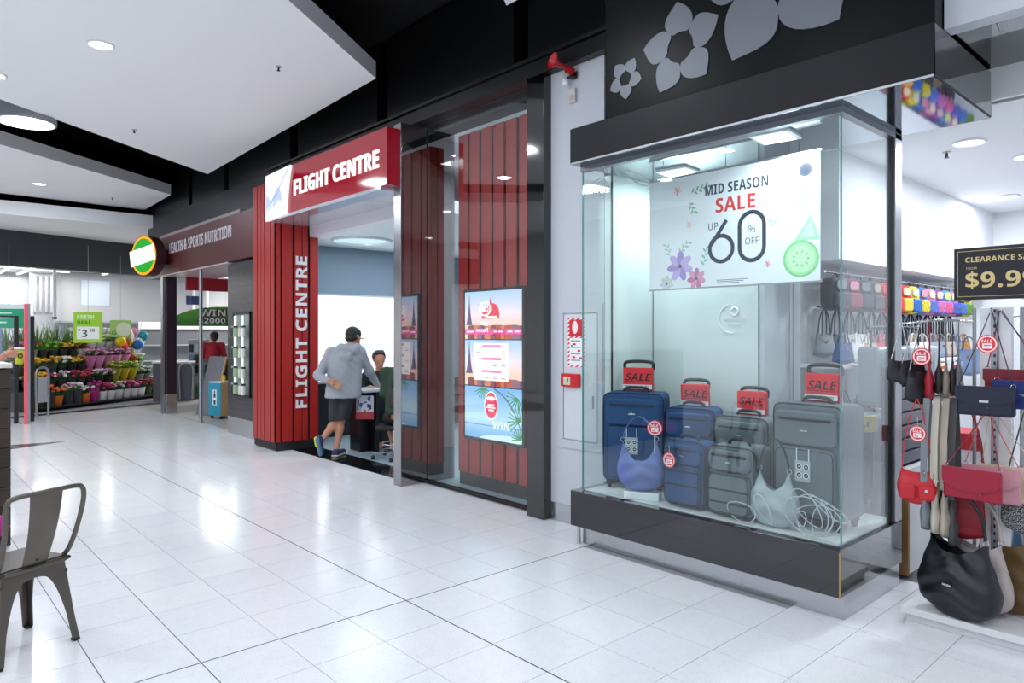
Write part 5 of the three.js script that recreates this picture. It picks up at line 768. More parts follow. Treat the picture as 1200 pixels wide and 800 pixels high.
// hanging lime deal signs
{
  const map = canvasTex(192, 224, (g, w, h) => { g.fillStyle = '#a6dc2e'; g.fillRect(0, 0, w, h); g.font = 'bold 40px sans-serif'; g.fillStyle = '#f3fbe0'; g.fillText('FRESH', 20, 48); g.fillStyle = '#2f7a2a'; g.fillText('DEAL', 20, 90); g.fillStyle = '#fbfdf6'; g.fillRect(20, 106, 152, 92); g.fillStyle = '#33373c'; g.font = 'bold 26px sans-serif'; g.fillText('$', 30, 140); g.font = 'bold 76px sans-serif'; g.fillText('3', 52, 182); g.font = 'bold 34px sans-serif'; g.fillText('50', 104, 144); });
  const t = thing('deal_sign', 'lime green fresh deal price sign hanging over the flowers', 'sign', [3.42, 1.79, -17.7], -0.4); part('board', rb(0.56, 0.68, 0.02, 0.005), M(0x9fd42c, 0.5), t); part('printed_face', plane(0.55, 0.67).translate(0, 0, 0.0107), M(0xffffff, 0.5, 0, { map }), t); part('cable', cyl(0.004, 0.004, 1.46, 0, 1.07, 0, 6), ALU, t);
  const m2 = canvasTex(128, 128, (g, w, h) => { g.fillStyle = '#b7e07a'; g.fillRect(0, 0, w, h); g.fillStyle = '#eef8dc'; g.beginPath(); g.ellipse(84, 70, 46, 54, 0, 0, 7); g.fill(); g.font = 'bold 44px sans-serif'; g.fillStyle = '#3f8a3a'; g.fillText('G', 8, 112); });
  const t2 = thing('deal_sign', 'paler lime sign half hidden by white orchids, right of the price sign', 'sign', [4.45, 1.78, -19.4], -0.4); part('board', rb(0.46, 0.42, 0.02, 0.005), M(0xa9d868, 0.5), t2); part('printed_face', plane(0.45, 0.41).translate(0, 0, 0.0107), M(0xffffff, 0.5, 0, { map: m2 }), t2); part('cable', cyl(0.004, 0.004, 1.6, 0, 1.01, 0, 6), ALU, t2);
  const m3 = canvasTex(96, 128, (g, w, h) => { g.fillStyle = '#18a878'; g.fillRect(0, 0, w, h); g.fillStyle = '#f2f6f6'; g.fillRect(0, 0, w, 22); for (let i = 0; i < 3; i++) { g.fillStyle = '#cfeee2'; g.fillRect(8, 40 + i * 26, 50 - i * 8, 10); } });
  const t3 = thing('aisle_sign', 'teal green hanging aisle sign at the left edge', 'sign', [2.05, 2.02, -18.2], -0.5); part('board', rb(0.6, 0.5, 0.03, 0.005), M(0x18a070, 0.5), t3); part('printed_face', plane(0.59, 0.49).translate(0, 0, 0.0157), M(0xffffff, 0.5, 0, { map: m3 }), t3); part('cable', cyl(0.004, 0.004, 1.3, 0, 0.9, 0, 6), ALU, t3);
  const m4 = canvasTex(256, 96, (g, w, h) => { const q = g.createLinearGradient(0, 0, 0, h); q.addColorStop(0, '#7cc83c'); q.addColorStop(1, '#2c7a2c'); g.fillStyle = q; g.fillRect(0, 0, w, h); g.font = 'bold 46px sans-serif'; g.lineWidth = 8; g.strokeStyle = '#1c3a1c'; g.fillStyle = '#fff'; g.strokeText('WIN', 86, 46); g.fillText('WIN', 86, 46); g.font = 'bold 36px sans-serif'; g.strokeText('$2000', 80, 82); g.fillText('$2000', 80, 82); });
  const s = new THREE.Shape(); s.moveTo(-0.75, -0.24); s.lineTo(0.9, -0.24); s.lineTo(0.9, 0.24); s.lineTo(0.2, 0.24); s.quadraticCurveTo(-0.5, 0.2, -0.75, -0.02); s.closePath();
  const g4 = new THREE.ShapeGeometry(s, 12), uv = g4.attributes.uv, pp = g4.attributes.position; for (let i = 0; i < uv.count; i++) uv.setXY(i, (pp.getX(i) + 0.75) / 1.65, (pp.getY(i) + 0.24) / 0.48);
  const t4 = thing('prize_sign', 'green arched prize sign with white lettering seen through the health shop opening', 'sign', [6.05, 2.08, -17.9], -0.35); part('board', new THREE.ExtrudeGeometry(s, { depth: 0.03, bevelEnabled: false }).translate(0, 0, -0.03), M(0x3f8f34, 0.5), t4); part('printed_face', g4.translate(0, 0, 0.002), M(0xffffff, 0.5, 0, { map: m4 }), t4); part('cable', cyl(0.004, 0.004, 1.36, 0.4, 0.9, -0.015, 6), ALU, t4); part('cable', cyl(0.004, 0.004, 1.4, -0.4, 0.83, -0.015, 6), ALU, t4);
}
{ // security barrier at the left
  const t = thing('security_barrier', 'glass entry barrier with black uprights and a red lit post at the left', 'barrier', [2.0, 0, -15.54]);
  part('red_post', rb(0.05, 2.2, 0.05, 0.005, 0, 1.101, 0.03), M(0xd85a66, 0.35, 0, { emissive: 0xd84a58, emissiveIntensity: 0.35 }), t); part('steel_edge', rb(0.04, 2.2, 0.05, 0.005, 0.046, 1.101, 0.03), ALU, t); part('base_plate', rb(0.16, 0.012, 0.14, 0.004, 0, 0.007, 0.03), STEEL, t);
  part('upright', rb(0.07, 1.98, 0.05, 0.005, -0.13, 0.991, -0.1), M(0x15181f, 0.4), t); part('upright', rb(0.07, 1.98, 0.05, 0.005, 0.14, 0.991, -0.3), M(0x15181f, 0.4), t); part('glass_panel', ex(-0.75, -0.16, 0.05, 1.95, -0.105, -0.095), GLASS, t); part('top_rail', ex(-0.8, -0.1, 1.95, 1.98, -0.12, -0.08), M(0x15181f, 0.4), t);
  const c = thing('dark_cabinet', 'dark navy display cabinet behind the glass entry barrier', 'cabinet', [1.35, 0, -16.35]); part('carcass', rb(0.8, 1.05, 0.5, 0.01, 0, 0.526, 0), M(0x2a3048, 0.4), c); part('goods', [0, 1, 2, 3].map((i) => rb(0.15, 0.7, 0.3, 0.02, -0.3 + i * 0.2, 1.42, 0)), M(0x8d93b8, 0.5), c);
  const r = thing('trolley_rail', 'bright steel tubular rail in front of the flower stand at its left end', 'rail', [2.38, 0, -16.4], SDIR); part('tube_frame', tube([[-0.12, 0.02, 0], [-0.12, 0.9, 0], [-0.08, 0.97, 0], [0.1, 0.97, 0], [0.14, 0.9, 0], [0.14, 0.02, 0]], 0.022, 40, 8), ALU, r); part('side_panel', rb(0.2, 0.5, 0.02, 0.004, 0.01, 0.55, 0), M(0xb9bdc4, 0.4), r);
}
// checkout area beyond the health shop opening
{
  const t = thing('checkout_counter', 'grey checkout counter with yellow price card beyond the purple column', 'counter', [5.45, 0, -18.55], -0.35); part('body', rb(0.9, 0.92, 0.5, 0.01, 0, 0.461, 0), GREY, t); part('top', rb(0.96, 0.04, 0.56, 0.008, 0, 0.945, 0), WHITE, t); part('yellow_card', rb(0.24, 0.28, 0.01, 0.003, -0.08, 1.55, 0.1), M(0xf0d01c, 0.5), t); part('card_post', cyl(0.012, 0.012, 0.6, -0.08, 1.24, 0.09, 8), ALU, t); part('tube_rail', tube([[0.15, 0.05, 0.35], [0.15, 0.85, 0.35], [0.22, 0.92, 0.35], [0.36, 0.92, 0.35], [0.42, 0.85, 0.35], [0.42, 0.05, 0.35]], 0.02, 40, 8), ALU, t);
  const s = thing('magazine_rack', 'small cluttered goods rack right of the checkout counter', 'rack', [6.15, 0, -18.9], -0.3); part('frame', rb(0.5, 1.5, 0.3, 0.01, 0, 0.751, 0), M(0x9aa0a6, 0.5), s);
  seed = 31; for (let j = 0; j < 5; j++) for (let i = 0; i < 4; i++) { const p = rb(0.1, 0.2, 0.03, 0.006, -0.18 + i * 0.12, 0.2 + j * 0.27, 0.17); part('packet', p, hue(pick([0x3f9a54, 0xe8e8e4, 0x2a2c30, 0xd8c23a, 0xb9c4c8, 0x4f86b8]), 0.5), s); }
  const f = thing('display_sign', 'small blue and purple display card above the green prize sign', 'sign', [5.8, 2.48, -18.2], -0.35); part('card', rb(0.34, 0.22, 0.02, 0.004), M(0x4a5f9a, 0.4), f); part('cable', cyl(0.004, 0.004, 1.0, 0, 0.6, 0, 6), ALU, f);
}
{
  const t = thing('chalkboard_sign', 'grey A-frame pavement board leaning behind the blue box in the health shop', 'sandwich board', [5.2, 0, -14.75], -1.35);
  for (const s of [-1, 1]) { part('board', rb(0.62, 1.22, 0.02, 0.005, 0, 0.6, 0).rotateX(-s * 0.26).translate(0, 0.012, s * 0.32), M(s > 0 ? 0x6c6f76 : 0x55585e, 0.5), t); part('wood_edge', [bar([0.3, 0.02, s * 0.32], [0.3, 1.18, s * 0.32 - s * 0.31], 0.03, 0.035)], M(0xc09a6a, 0.5), t); }
  const b = thing('promo_box', 'turquoise and wood promotional box with a bottle picture on castors', 'box', [5.0, 0, -13.98], FACE_MALL + 0.35);
  part('carcass', rb(0.34, 0.64, 0.36, 0.006, 0, 0.38, 0), M(0xc9a878, 0.5), b); part('front_panel', rb(0.34, 0.64, 0.01, 0.003, 0, 0.38, 0.185), M(0x2796b4, 0.4), b); part('top', rb(0.35, 0.02, 0.38, 0.004, 0, 0.71, 0), M(0xeeeeec, 0.4), b);
  const m = canvasTex(64, 128, (g) => { g.fillStyle = '#cfe6ea'; g.fillRect(0, 0, 64, 128); g.fillStyle = '#2a2c34'; g.fillRect(26, 8, 12, 30); g.fillRect(18, 36, 28, 86); g.fillStyle = '#e8eaec'; g.fillRect(18, 66, 28, 20); }); part('bottle_print', plane(0.12, 0.3).translate(0, 0.42, 0.1906), M(0xffffff, 0.4, 0, { map: m }), b);
  for (const x of [-1, 1]) for (const z of [-1, 1]) part('castor', cyl(0.028, 0.028, 0.03, 0, 0, 0, 12).rotateZ(Math.PI / 2).translate(x * 0.13, 0.029, z * 0.14), M(0x1b1c1e, 0.5), b);
  const y = thing('yellow_packet', 'small yellow packet standing on the turquoise promotional box', 'packet', [5.02, 0.721, -13.98], FACE_MALL); part('pack', prism([[-0.05, -0.02], [0.05, -0.02], [0.05, 0.02], [-0.05, 0.02]], 0, 0.1), M(0xe8c21c, 0.5), y); part('crimped_top', rb(0.1, 0.02, 0.01, 0.003, 0, 0.11, 0), M(0xd8b018, 0.5), y);
  const k = thing('health_shelf', 'cluttered shelf of green and white tubs at the health shop pier', 'shelf unit', [5.3, 0, -13.3], FACE_MALL); part('frame', rb(0.5, 1.3, 0.3, 0.01, 0, 0.651, -0.1), M(0xb9a98a, 0.5), k); seed = 77; for (let j = 0; j < 4; j++) for (let i = 0; i < 4; i++) part('tub', cyl(0.045, 0.045, 0.14, -0.18 + i * 0.12, 0.3 + j * 0.3, 0.1, 12), hue(pick([0x3f9a54, 0xf0f0ea, 0x4a8fd0, 0xe8e2c8]), 0.5), k);
}

// ---------------------------------------------------------------- people
const SKIN = M(0xc08a6c, 0.55), SKIN2 = M(0xb98468, 0.55), HAIRDARK = M(0x14151a, 0.6);
function field(bones, half, res, center, k = 0.03, extra) { // bones: [ax,ay,az, bx,by,bz, ra, rb]
  const mc = new MarchingCubes(res, SKIN, false, false, 120000), n = mc.size, hs = n / 2, F = mc.field; mc.isolation = 0;
  const B = bones.map((b) => { const dx = b[3] - b[0], dy = b[4] - b[1], dz = b[5] - b[2]; return [...b, dx, dy, dz, Math.max(1e-9, dx * dx + dy * dy + dz * dz)]; });
  for (let z = 0; z < n; z++) for (let y = 0; y < n; y++) for (let x = 0; x < n; x++) {
    const px = center[0] + (x - hs) / hs * half, py = center[1] + (y - hs) / hs * half, pz = center[2] + (z - hs) / hs * half; let d = 9;
    for (const b of B) { const ux = px - b[0], uy = py - b[1], uz = pz - b[2]; let t = (ux * b[8] + uy * b[9] + uz * b[10]) / b[11]; t = t < 0 ? 0 : t > 1 ? 1 : t; const ex_ = ux - b[8] * t, ey = uy - b[9] * t, ez = uz - b[10] * t, q = Math.sqrt(ex_ * ex_ + ey * ey + ez * ez) - (b[6] + (b[7] - b[6]) * t); const h = Math.max(0, k - Math.abs(d - q)) / k; d = Math.min(d, q) - h * h * k * 0.25; }
    if (extra) d = extra(d, px, py, pz);
    F[x + y * n + z * n * n] = -d;
  }
  mc.update(); const c = mc.count, g = new THREE.BufferGeometry();
  g.setAttribute('position', new THREE.BufferAttribute(mc.positionArray.slice(0, c * 3), 3)); g.setAttribute('normal', new THREE.BufferAttribute(mc.normalArray.slice(0, c * 3), 3));
  g.scale(half, half, half).translate(...center); return g;
}
const B = (a, b, ra, rb_ = ra) => [...a, ...b, ra, rb_];
const lerp3 = (a, b, t) => a.map((v, i) => v + (b[i] - v) * t);
function headBones(c, f, s = 1) { // c = centre of the skull, f = facing (unit, horizontal-ish)
  const o = (u, v, w) => [c[0] + (f[0] * u + f[2] * w) * s, c[1] + (v + (f[1] ?? 0) * u) * s, c[2] + (f[2] * u - f[0] * w) * s];
  return { list: [B(o(-0.01, 0.03, 0), o(0.015, 0.03, 0), 0.092 * s, 0.088 * s), B(o(0.02, -0.02, 0), o(0.045, -0.075, 0), 0.072 * s, 0.05 * s), B(o(0.09, 0.0, 0), o(0.105, -0.022, 0), 0.012 * s, 0.015 * s), B(o(0.086, -0.052, -0.015), o(0.086, -0.052, 0.015), 0.012 * s), B(o(0.082, 0.022, -0.03), o(0.082, 0.022, 0.03), 0.014 * s),
    B(o(0.0, -0.0, 0.085), o(-0.012, 0.03, 0.092), 0.014 * s, 0.018 * s), B(o(0.0, -0.0, -0.085), o(-0.012, 0.03, -0.092), 0.014 * s, 0.018 * s)], o };
}
function handBones(w, dir, side, up, s = 1, curl = 0.3) { // w = wrist, dir = along the palm, side = towards the thumb, up = back of the hand
  const at = (a, b, c) => [0, 1, 2].map((i) => w[i] + (dir[i] * a + side[i] * b + up[i] * c) * s), l = [B(at(0, 0, 0), at(0.05, 0.0, 0), 0.024 * s, 0.026 * s), B(at(0.05, 0.022, 0), at(0.085, 0.026, 0), 0.017 * s, 0.014 * s), B(at(0.05, -0.02, 0), at(0.085, -0.026, 0), 0.017 * s, 0.014 * s)];
  [[0.028, 0.07], [0.009, 0.078], [-0.01, 0.072], [-0.028, 0.056]].forEach(([b, len]) => { const k = at(0.088, b, 0), m = at(0.088 + len * 0.55, b * 1.15, -len * curl * 0.35), e = at(0.088 + len * 0.9, b * 1.2, -len * curl); l.push(B(k, m, 0.0095 * s, 0.0085 * s), B(m, e, 0.0085 * s, 0.0075 * s)); });
  const t0 = at(0.02, 0.022, -0.004), t1 = at(0.055, 0.05, -0.012), t2 = at(0.085, 0.058, -0.02); l.push(B(t0, t1, 0.015 * s, 0.011 * s), B(t1, t2, 0.011 * s, 0.009 * s)); return l;
}
// bent over the travel desk: local x = picture right, y up, -z away from the camera
{
  const t = thing('person', 'man in grey hoodie, dark shorts and cap leaning on the travel desk', 'person', [4.63, 0.006, -8.55], -YAW);
  const hip = [0.02, 0.86, 0.0], chest = [0.06, 1.25, -0.05], neck = [0.1, 1.46, -0.1], head = [0.13, 1.585, -0.14];
  const sl = [-0.15, 1.385, -0.03], sr = [0.24, 1.385, -0.09], el = [-0.285, 1.09, 0.09], wl = [-0.1, 1.015, 0.265], er = [0.335, 1.13, -0.2], wr = [0.41, 0.925, -0.4];
  const hl = [-0.075, 0.84, 0.0], hr = [0.1, 0.84, 0.0], kr = [-0.02, 0.47, -0.05], ar = [-0.055, 0.09, 0.06], kl = [-0.08, 0.46, -0.03], al = [-0.225, 0.24, 0.12];
  const H = headBones(head, [0.55, -0.35, -0.78]);
  const body = [...H.list, B([0.1, 1.42, -0.09], lerp3(neck, head, 0.5), 0.062, 0.056), B(hip, chest, 0.125, 0.13), B(sl, sr, 0.075), B(sl, el, 0.05, 0.042), B(el, wl, 0.04, 0.028), B(sr, er, 0.05, 0.042), B(er, wr, 0.04, 0.028), B(hl, kl, 0.085, 0.055), B(kl, lerp3(kl, al, 0.3), 0.052, 0.055), B(lerp3(kl, al, 0.3), al, 0.055, 0.036), B(hr, kr, 0.088, 0.056), B(kr, lerp3(kr, ar, 0.3), 0.053, 0.056), B(lerp3(kr, ar, 0.3), ar, 0.056, 0.037)];
  const g1 = field(body, 0.95, 130, [0.05, 0.88, -0.05]), gh = field(handBones(wl, [0.93, -0.35, 0.05], [0.33, 0.92, 0.1], [0.08, 0.06, -0.99], 1.15, 0.4), 0.15, 70, [0.0, 0.985, 0.275], 0.008), gr = field(handBones(wr, [0.35, -0.25, -0.85], [-0.85, 0.1, -0.3], [0.1, 0.95, -0.2], 1.1, 0.25), 0.14, 56, [0.44, 0.9, -0.5], 0.008);
  part('body', [g1, gh, gr], SKIN, t);
  const hood = [B([-0.08, 0.82, 0.02], [-0.03, 1.28, 0.0], 0.135, 0.125), B([0.13, 0.82, -0.01], [0.14, 1.28, -0.06], 0.135, 0.125), B([0.02, 0.82, 0.05], [0.05, 1.25, 0.03], 0.13, 0.125), B([-0.02, 1.3, -0.02], [0.09, 1.4, -0.07], 0.12, 0.1), B([0.16, 1.3, -0.06], [0.1, 1.4, -0.07], 0.115, 0.1), B(sl, [0.08, 1.4, -0.07], 0.066, 0.085), B(sr, [0.08, 1.4, -0.07], 0.066, 0.085), B(sl, el, 0.068, 0.06), B(el, lerp3(el, wl, 0.86), 0.06, 0.045), B(sr, er, 0.068, 0.06), B(er, lerp3(er, wr, 0.9), 0.06, 0.044), B([0.0, 1.43, 0.05], [0.17, 1.43, 0.02], 0.062), B([0.0, 1.45, -0.0], [-0.0, 1.43, 0.05], 0.055), B([0.19, 1.46, -0.08], [0.18, 1.43, 0.02], 0.055), B([0.05, 1.34, 0.11], [0.12, 1.34, 0.1], 0.05, 0.05)];
  part('hoodie', field(hood, 0.5, 100, [0.04, 1.14, -0.08], 0.05, (d, x, y, z) => Math.max(d, 0.785 - y) + 0.004 * Math.sin(x * 40 + y * 22) * Math.sin(y * 37 - z * 30)), M(0x9ea3aa, 0.85), t);
  part('shorts', field([B([-0.05, 0.84, 0], [0.09, 0.84, 0], 0.118), B(hl, lerp3(hl, kl, 0.88), 0.096, 0.1), B(hr, lerp3(hr, kr, 0.88), 0.098, 0.102)], 0.36, 80, [0.0, 0.7, 0.0], 0.03, (d, x, y) => Math.max(d, 0.475 - y + 0.08 * (x + 0.05), y - 0.86)), M(0x2f3138, 0.8), t);
  part('cap', field([B(H.o(-0.012, 0.055, 0), H.o(0.012, 0.06, 0), 0.102, 0.098)], 0.16, 60, head.map((v, i) => v + [0, 0.03, 0][i]), 0.01, (d, x, y, z) => Math.max(d, head[1] + 0.028 - y)), M(0x17211f, 0.6), t);
  const brim = part('cap_brim', field([B(H.o(0.09, 0.035, -0.045), H.o(0.15, 0.03, -0.02), 0.03, 0.028), B(H.o(0.09, 0.035, 0.045), H.o(0.15, 0.03, 0.02), 0.03, 0.028)], 0.16, 60, H.o(0.11, 0.03, 0), 0.02, (d, x, y, z) => Math.max(d, Math.abs(y - H.o(0.11, 0.035, 0)[1]) - 0.006)), M(0x1a4a90, 0.6), t); brim.userData.label = 'blue cap brim';
  part('hair', field([B(H.o(-0.06, -0.02, -0.03), H.o(-0.06, -0.02, 0.03), 0.05), B(H.o(-0.03, 0.0, -0.06), H.o(-0.03, 0.0, 0.06), 0.045)], 0.14, 44, head, 0.02), HAIRDARK, t);
  const shoe = (h, to, up) => [B(h, to, 0.045, 0.036), B(lerp3(h, to, 0.2), lerp3(lerp3(h, to, 0.2), up, 0.5), 0.042, 0.04)];
  const navy = M(0x2b3a66, 0.6), sole = M(0xd8cdb8, 0.6);
  const sr_ = part('shoe', field(shoe([-0.06, 0.052, 0.1], [0.0, 0.045, -0.1], ar), 0.2, 56, [-0.03, 0.07, 0], 0.03, (d, x, y) => Math.max(d, 0.018 - y)), navy, t); part('sole', field([B([-0.062, 0.022, 0.105], [0.002, 0.022, -0.11], 0.046, 0.04)], 0.2, 50, [-0.03, 0.03, 0], 0.01, (d, x, y) => Math.max(d, y - 0.03, 0.001 - y)), sole, sr_);
  const sl_ = part('shoe', field(shoe([-0.262, 0.255, 0.16], [-0.24, 0.06, 0.1], al), 0.2, 56, [-0.24, 0.17, 0.12], 0.03), navy, t); part('heel_tab', field([B([-0.285, 0.25, 0.175], [-0.275, 0.17, 0.165], 0.036, 0.034)], 0.12, 40, [-0.28, 0.21, 0.17], 0.02), M(0xc8d838, 0.6), sl_); part('sole', field([B([-0.27, 0.25, 0.195], [-0.245, 0.045, 0.135], 0.032, 0.03)], 0.2, 50, [-0.25, 0.15, 0.16], 0.02), M(0x5f7f9a, 0.6), sl_);
}
{ // consultant behind the desk
  const t = thing('person', 'woman with dark bun and black top seated behind the travel desk, writing', 'person', [5.56, 0.001, -9.08], -YAW);
  const head = [-0.02, 1.255, 0], H = headBones(head, [0.5, -0.3, 0.85], 0.95), sl = [-0.2, 1.02, 0], sr = [0.17, 1.0, -0.03], el = [-0.25, 0.8, 0.1], er = [0.2, 0.78, 0.12], wl = [-0.1, 0.875, 0.26], wr = [0.06, 0.875, 0.28];
  part('body', [field([...H.list, B([-0.02, 1.0, -0.02], [-0.02, 1.19, -0.01], 0.055, 0.05), B([-0.02, 0.5, 0], [-0.02, 0.95, 0], 0.13, 0.13), B(sl, sr, 0.06), B(sl, el, 0.045, 0.038), B(el, wl, 0.036, 0.026), B(sr, er, 0.045, 0.038), B(er, wr, 0.036, 0.026), B([-0.1, 0.5, 0], [-0.1, 0.48, 0.4], 0.08, 0.06), B([-0.1, 0.48, 0.4], [-0.1, 0.08, 0.38], 0.055, 0.04), B([0.08, 0.5, 0], [0.08, 0.48, 0.4], 0.08, 0.06), B([0.08, 0.48, 0.4], [0.08, 0.08, 0.38], 0.055, 0.04), B([-0.1, 0.05, 0.36], [-0.1, 0.04, 0.5], 0.04), B([0.08, 0.05, 0.36], [0.08, 0.04, 0.5], 0.04)], 0.75, 110, [0, 0.72, 0.1], 0.03), field(handBones(wl, [0.5, 0, 0.85], [0.85, 0, -0.5], [0, 1, 0], 1, 0.4), 0.12, 48, [-0.05, 0.87, 0.33], 0.008), field(handBones(wr, [-0.5, 0, 0.85], [-0.85, 0, -0.5], [0, 1, 0], 1, 0.4), 0.12, 48, [0.02, 0.87, 0.35], 0.008)], SKIN2, t);
  part('black_top', field([B([-0.02, 0.55, 0], [-0.02, 0.95, 0], 0.15, 0.15), B(sl, sr, 0.075), B(sl, el, 0.062, 0.055), B(sr, er, 0.062, 0.055), B(el, lerp3(el, wl, 0.5), 0.052, 0.045), B(er, lerp3(er, wr, 0.5), 0.052, 0.045)], 0.36, 72, [-0.02, 0.8, 0.05], 0.04), M(0x15161a, 0.8), t);
  part('trousers', field([B([-0.1, 0.5, 0], [-0.1, 0.48, 0.4], 0.095, 0.075), B([-0.1, 0.48, 0.4], [-0.1, 0.12, 0.38], 0.07, 0.055), B([0.08, 0.5, 0], [0.08, 0.48, 0.4], 0.095, 0.075), B([0.08, 0.48, 0.4], [0.08, 0.12, 0.38], 0.07, 0.055)], 0.36, 64, [0, 0.33, 0.22], 0.02), M(0x18191d, 0.8), t);
  part('hair', field([B(H.o(-0.02, 0.05, 0), H.o(0.0, 0.055, 0), 0.1, 0.098), B(H.o(-0.06, 0.0, 0), H.o(-0.05, -0.02, 0), 0.07, 0.06), B(H.o(-0.1, 0.07, 0.07), H.o(-0.11, 0.075, 0.08), 0.05)], 0.2, 64, head, 0.02, (d, x, y, z) => Math.max(d, ((x - head[0]) * 0.5 + (z - head[2]) * 0.86) * 1 - 0.035 - Math.max(0, y - head[1] - 0.07) * 1.2)), HAIRDARK, t);
}
{ // customer in green, half hidden by the portal edge
  const t = thing('person', 'seated customer in dark green jacket and black shorts behind the steel portal edge', 'person', [5.05, 0.001, -7.92], -YAW);
  const head = [0.1, 1.34, -0.05], H = headBones(head, [-0.2, -0.1, -0.95], 0.95), s1 = [-0.1, 1.13, -0.02], s2 = [0.24, 1.13, 0.0], el = [-0.12, 0.86, 0.0], wl = [-0.1, 0.72, -0.22], er = [0.28, 0.86, 0.05], wr = [0.2, 0.72, -0.2];
  const k1 = [-0.12, 0.5, -0.3], a1 = [0.0, 0.1, -0.1], k2 = [0.14, 0.5, -0.32], a2 = [0.1, 0.09, -0.24];
  part('body', [field([...H.list, B([0.08, 1.12, 0], [0.09, 1.27, -0.03], 0.055, 0.05), B([0.07, 0.56, 0.05], [0.07, 1.02, 0], 0.13), B(s1, s2, 0.06), B(s1, el, 0.045, 0.04), B(el, wl, 0.036, 0.027), B(s2, er, 0.045, 0.04), B(er, wr, 0.036, 0.027), B([0, 0.55, 0.03], k1, 0.085, 0.058), B(k1, lerp3(k1, a1, 0.3), 0.052, 0.056), B(lerp3(k1, a1, 0.3), a1, 0.055, 0.036), B([0.13, 0.55, 0.03], k2, 0.085, 0.058), B(k2, a2, 0.054, 0.036)], 0.78, 110, [0.05, 0.75, -0.05], 0.03), field(handBones(wl, [0.3, 0, -0.95], [0.95, 0, 0.3], [0, 1, 0], 1, 0.5), 0.12, 44, [-0.07, 0.71, -0.3], 0.008), field(handBones(wr, [-0.3, 0, -0.95], [-0.95, 0, 0.3], [0, 1, 0], 1, 0.5), 0.12, 44, [0.16, 0.71, -0.28], 0.008)], SKIN2, t);
  part('jacket', field([B([0.06, 0.66, 0.05], [0.07, 1.03, 0.0], 0.16, 0.155), B(s1, s2, 0.078), B(s1, el, 0.07, 0.06), B(el, lerp3(el, wl, 0.85), 0.058, 0.045), B(s2, er, 0.07, 0.06), B(er, lerp3(er, wr, 0.85), 0.058, 0.045)], 0.42, 80, [0.06, 0.88, 0], 0.04, (d, x, y) => Math.max(d, 0.6 - y)), M(0x1f3d2b, 0.75), t);
  part('shorts', field([B([0, 0.55, 0.03], lerp3([0, 0.55, 0.03], k1, 0.9), 0.105, 0.085), B([0.13, 0.55, 0.03], lerp3([0.13, 0.55, 0.03], k2, 0.9), 0.105, 0.085), B([0.02, 0.58, 0.07], [0.12, 0.58, 0.07], 0.12)], 0.3, 60, [0.06, 0.55, -0.1], 0.03), M(0x1b1c20, 0.8), t);
  part('hair', field([B(H.o(-0.02, 0.05, 0), H.o(0.0, 0.06, 0), 0.102, 0.098), B(H.o(-0.05, -0.02, -0.02), H.o(-0.05, -0.06, 0.02), 0.07, 0.06)], 0.2, 56, head, 0.02, (d, x, y, z) => Math.max(d, -(z - head[2]) - 0.045)), HAIRDARK, t);
  const sh = M(0x1d5a5a, 0.6); part('shoe', field([B([0.03, 0.05, -0.06], [-0.02, 0.045, -0.26], 0.045, 0.035)], 0.2, 48, [0.0, 0.06, -0.16], 0.02, (d, x, y) => Math.max(d, 0.002 - y)), sh, t); part('shoe', field([B([0.12, 0.05, -0.2], [0.1, 0.045, -0.4], 0.045, 0.035)], 0.2, 48, [0.1, 0.06, -0.3], 0.02, (d, x, y) => Math.max(d, 0.002 - y)), sh, t);
  const b = thing('brown_bag', 'dark brown bag with gold fittings on the green-jacketed customer\'s near side', 'handbag', [5.0, 0.66, -7.72], -YAW); part('body', pouch({ w: 0.26, h: 0.3, d: 0.1, top: 0.85, sag: 0.02, belly: 0.3, lip: 0.4, nu: 32, nv: 14, fold: 0.003 }), LEATHER(0x2a221f), b); part('strap', ribbon([[-0.1, 0.29, 0], [-0.06, 0.42, -0.05], [0.02, 0.5, -0.12], [0.08, 0.42, -0.05], [0.1, 0.29, 0]], 0.025, 0.004, 24), LEATHER(0x2a221f), b); for (const y of [0.12, 0.19]) part('fitting', rb(0.03, 0.02, 0.01, 0.004, -0.04, y, 0.052), GOLD, b);
  const c = thing('office_stool', 'chrome star-base office stool under the green-jacketed customer', 'chair', [5.07, 0, -7.93], -YAW); part('seat', rb(0.44, 0.06, 0.42, 0.025, 0, 0.42, 0.0), M(0x1a1b1e, 0.6), c); part('column', cyl(0.025, 0.03, 0.32, 0, 0.24, 0, 12), CHROME, c); part('foot_ring', new THREE.TorusGeometry(0.17, 0.01, 8, 28).rotateX(Math.PI / 2).translate(0, 0.2, 0), CHROME, c);
  for (let k = 0; k < 5; k++) { const a = k * 1.2566 + 0.3, p = [Math.cos(a) * 0.28, 0.07, Math.sin(a) * 0.28]; const l = part('base_arm', rod([0, 0.1, 0], p, 0.02, 0.014), CHROME, c); part('castor', cyl(0.026, 0.026, 0.04, 0, 0, 0, 12).rotateZ(Math.PI / 2).translate(p[0], 0.027, p[2]), M(0x16171a, 0.5), l); }
}
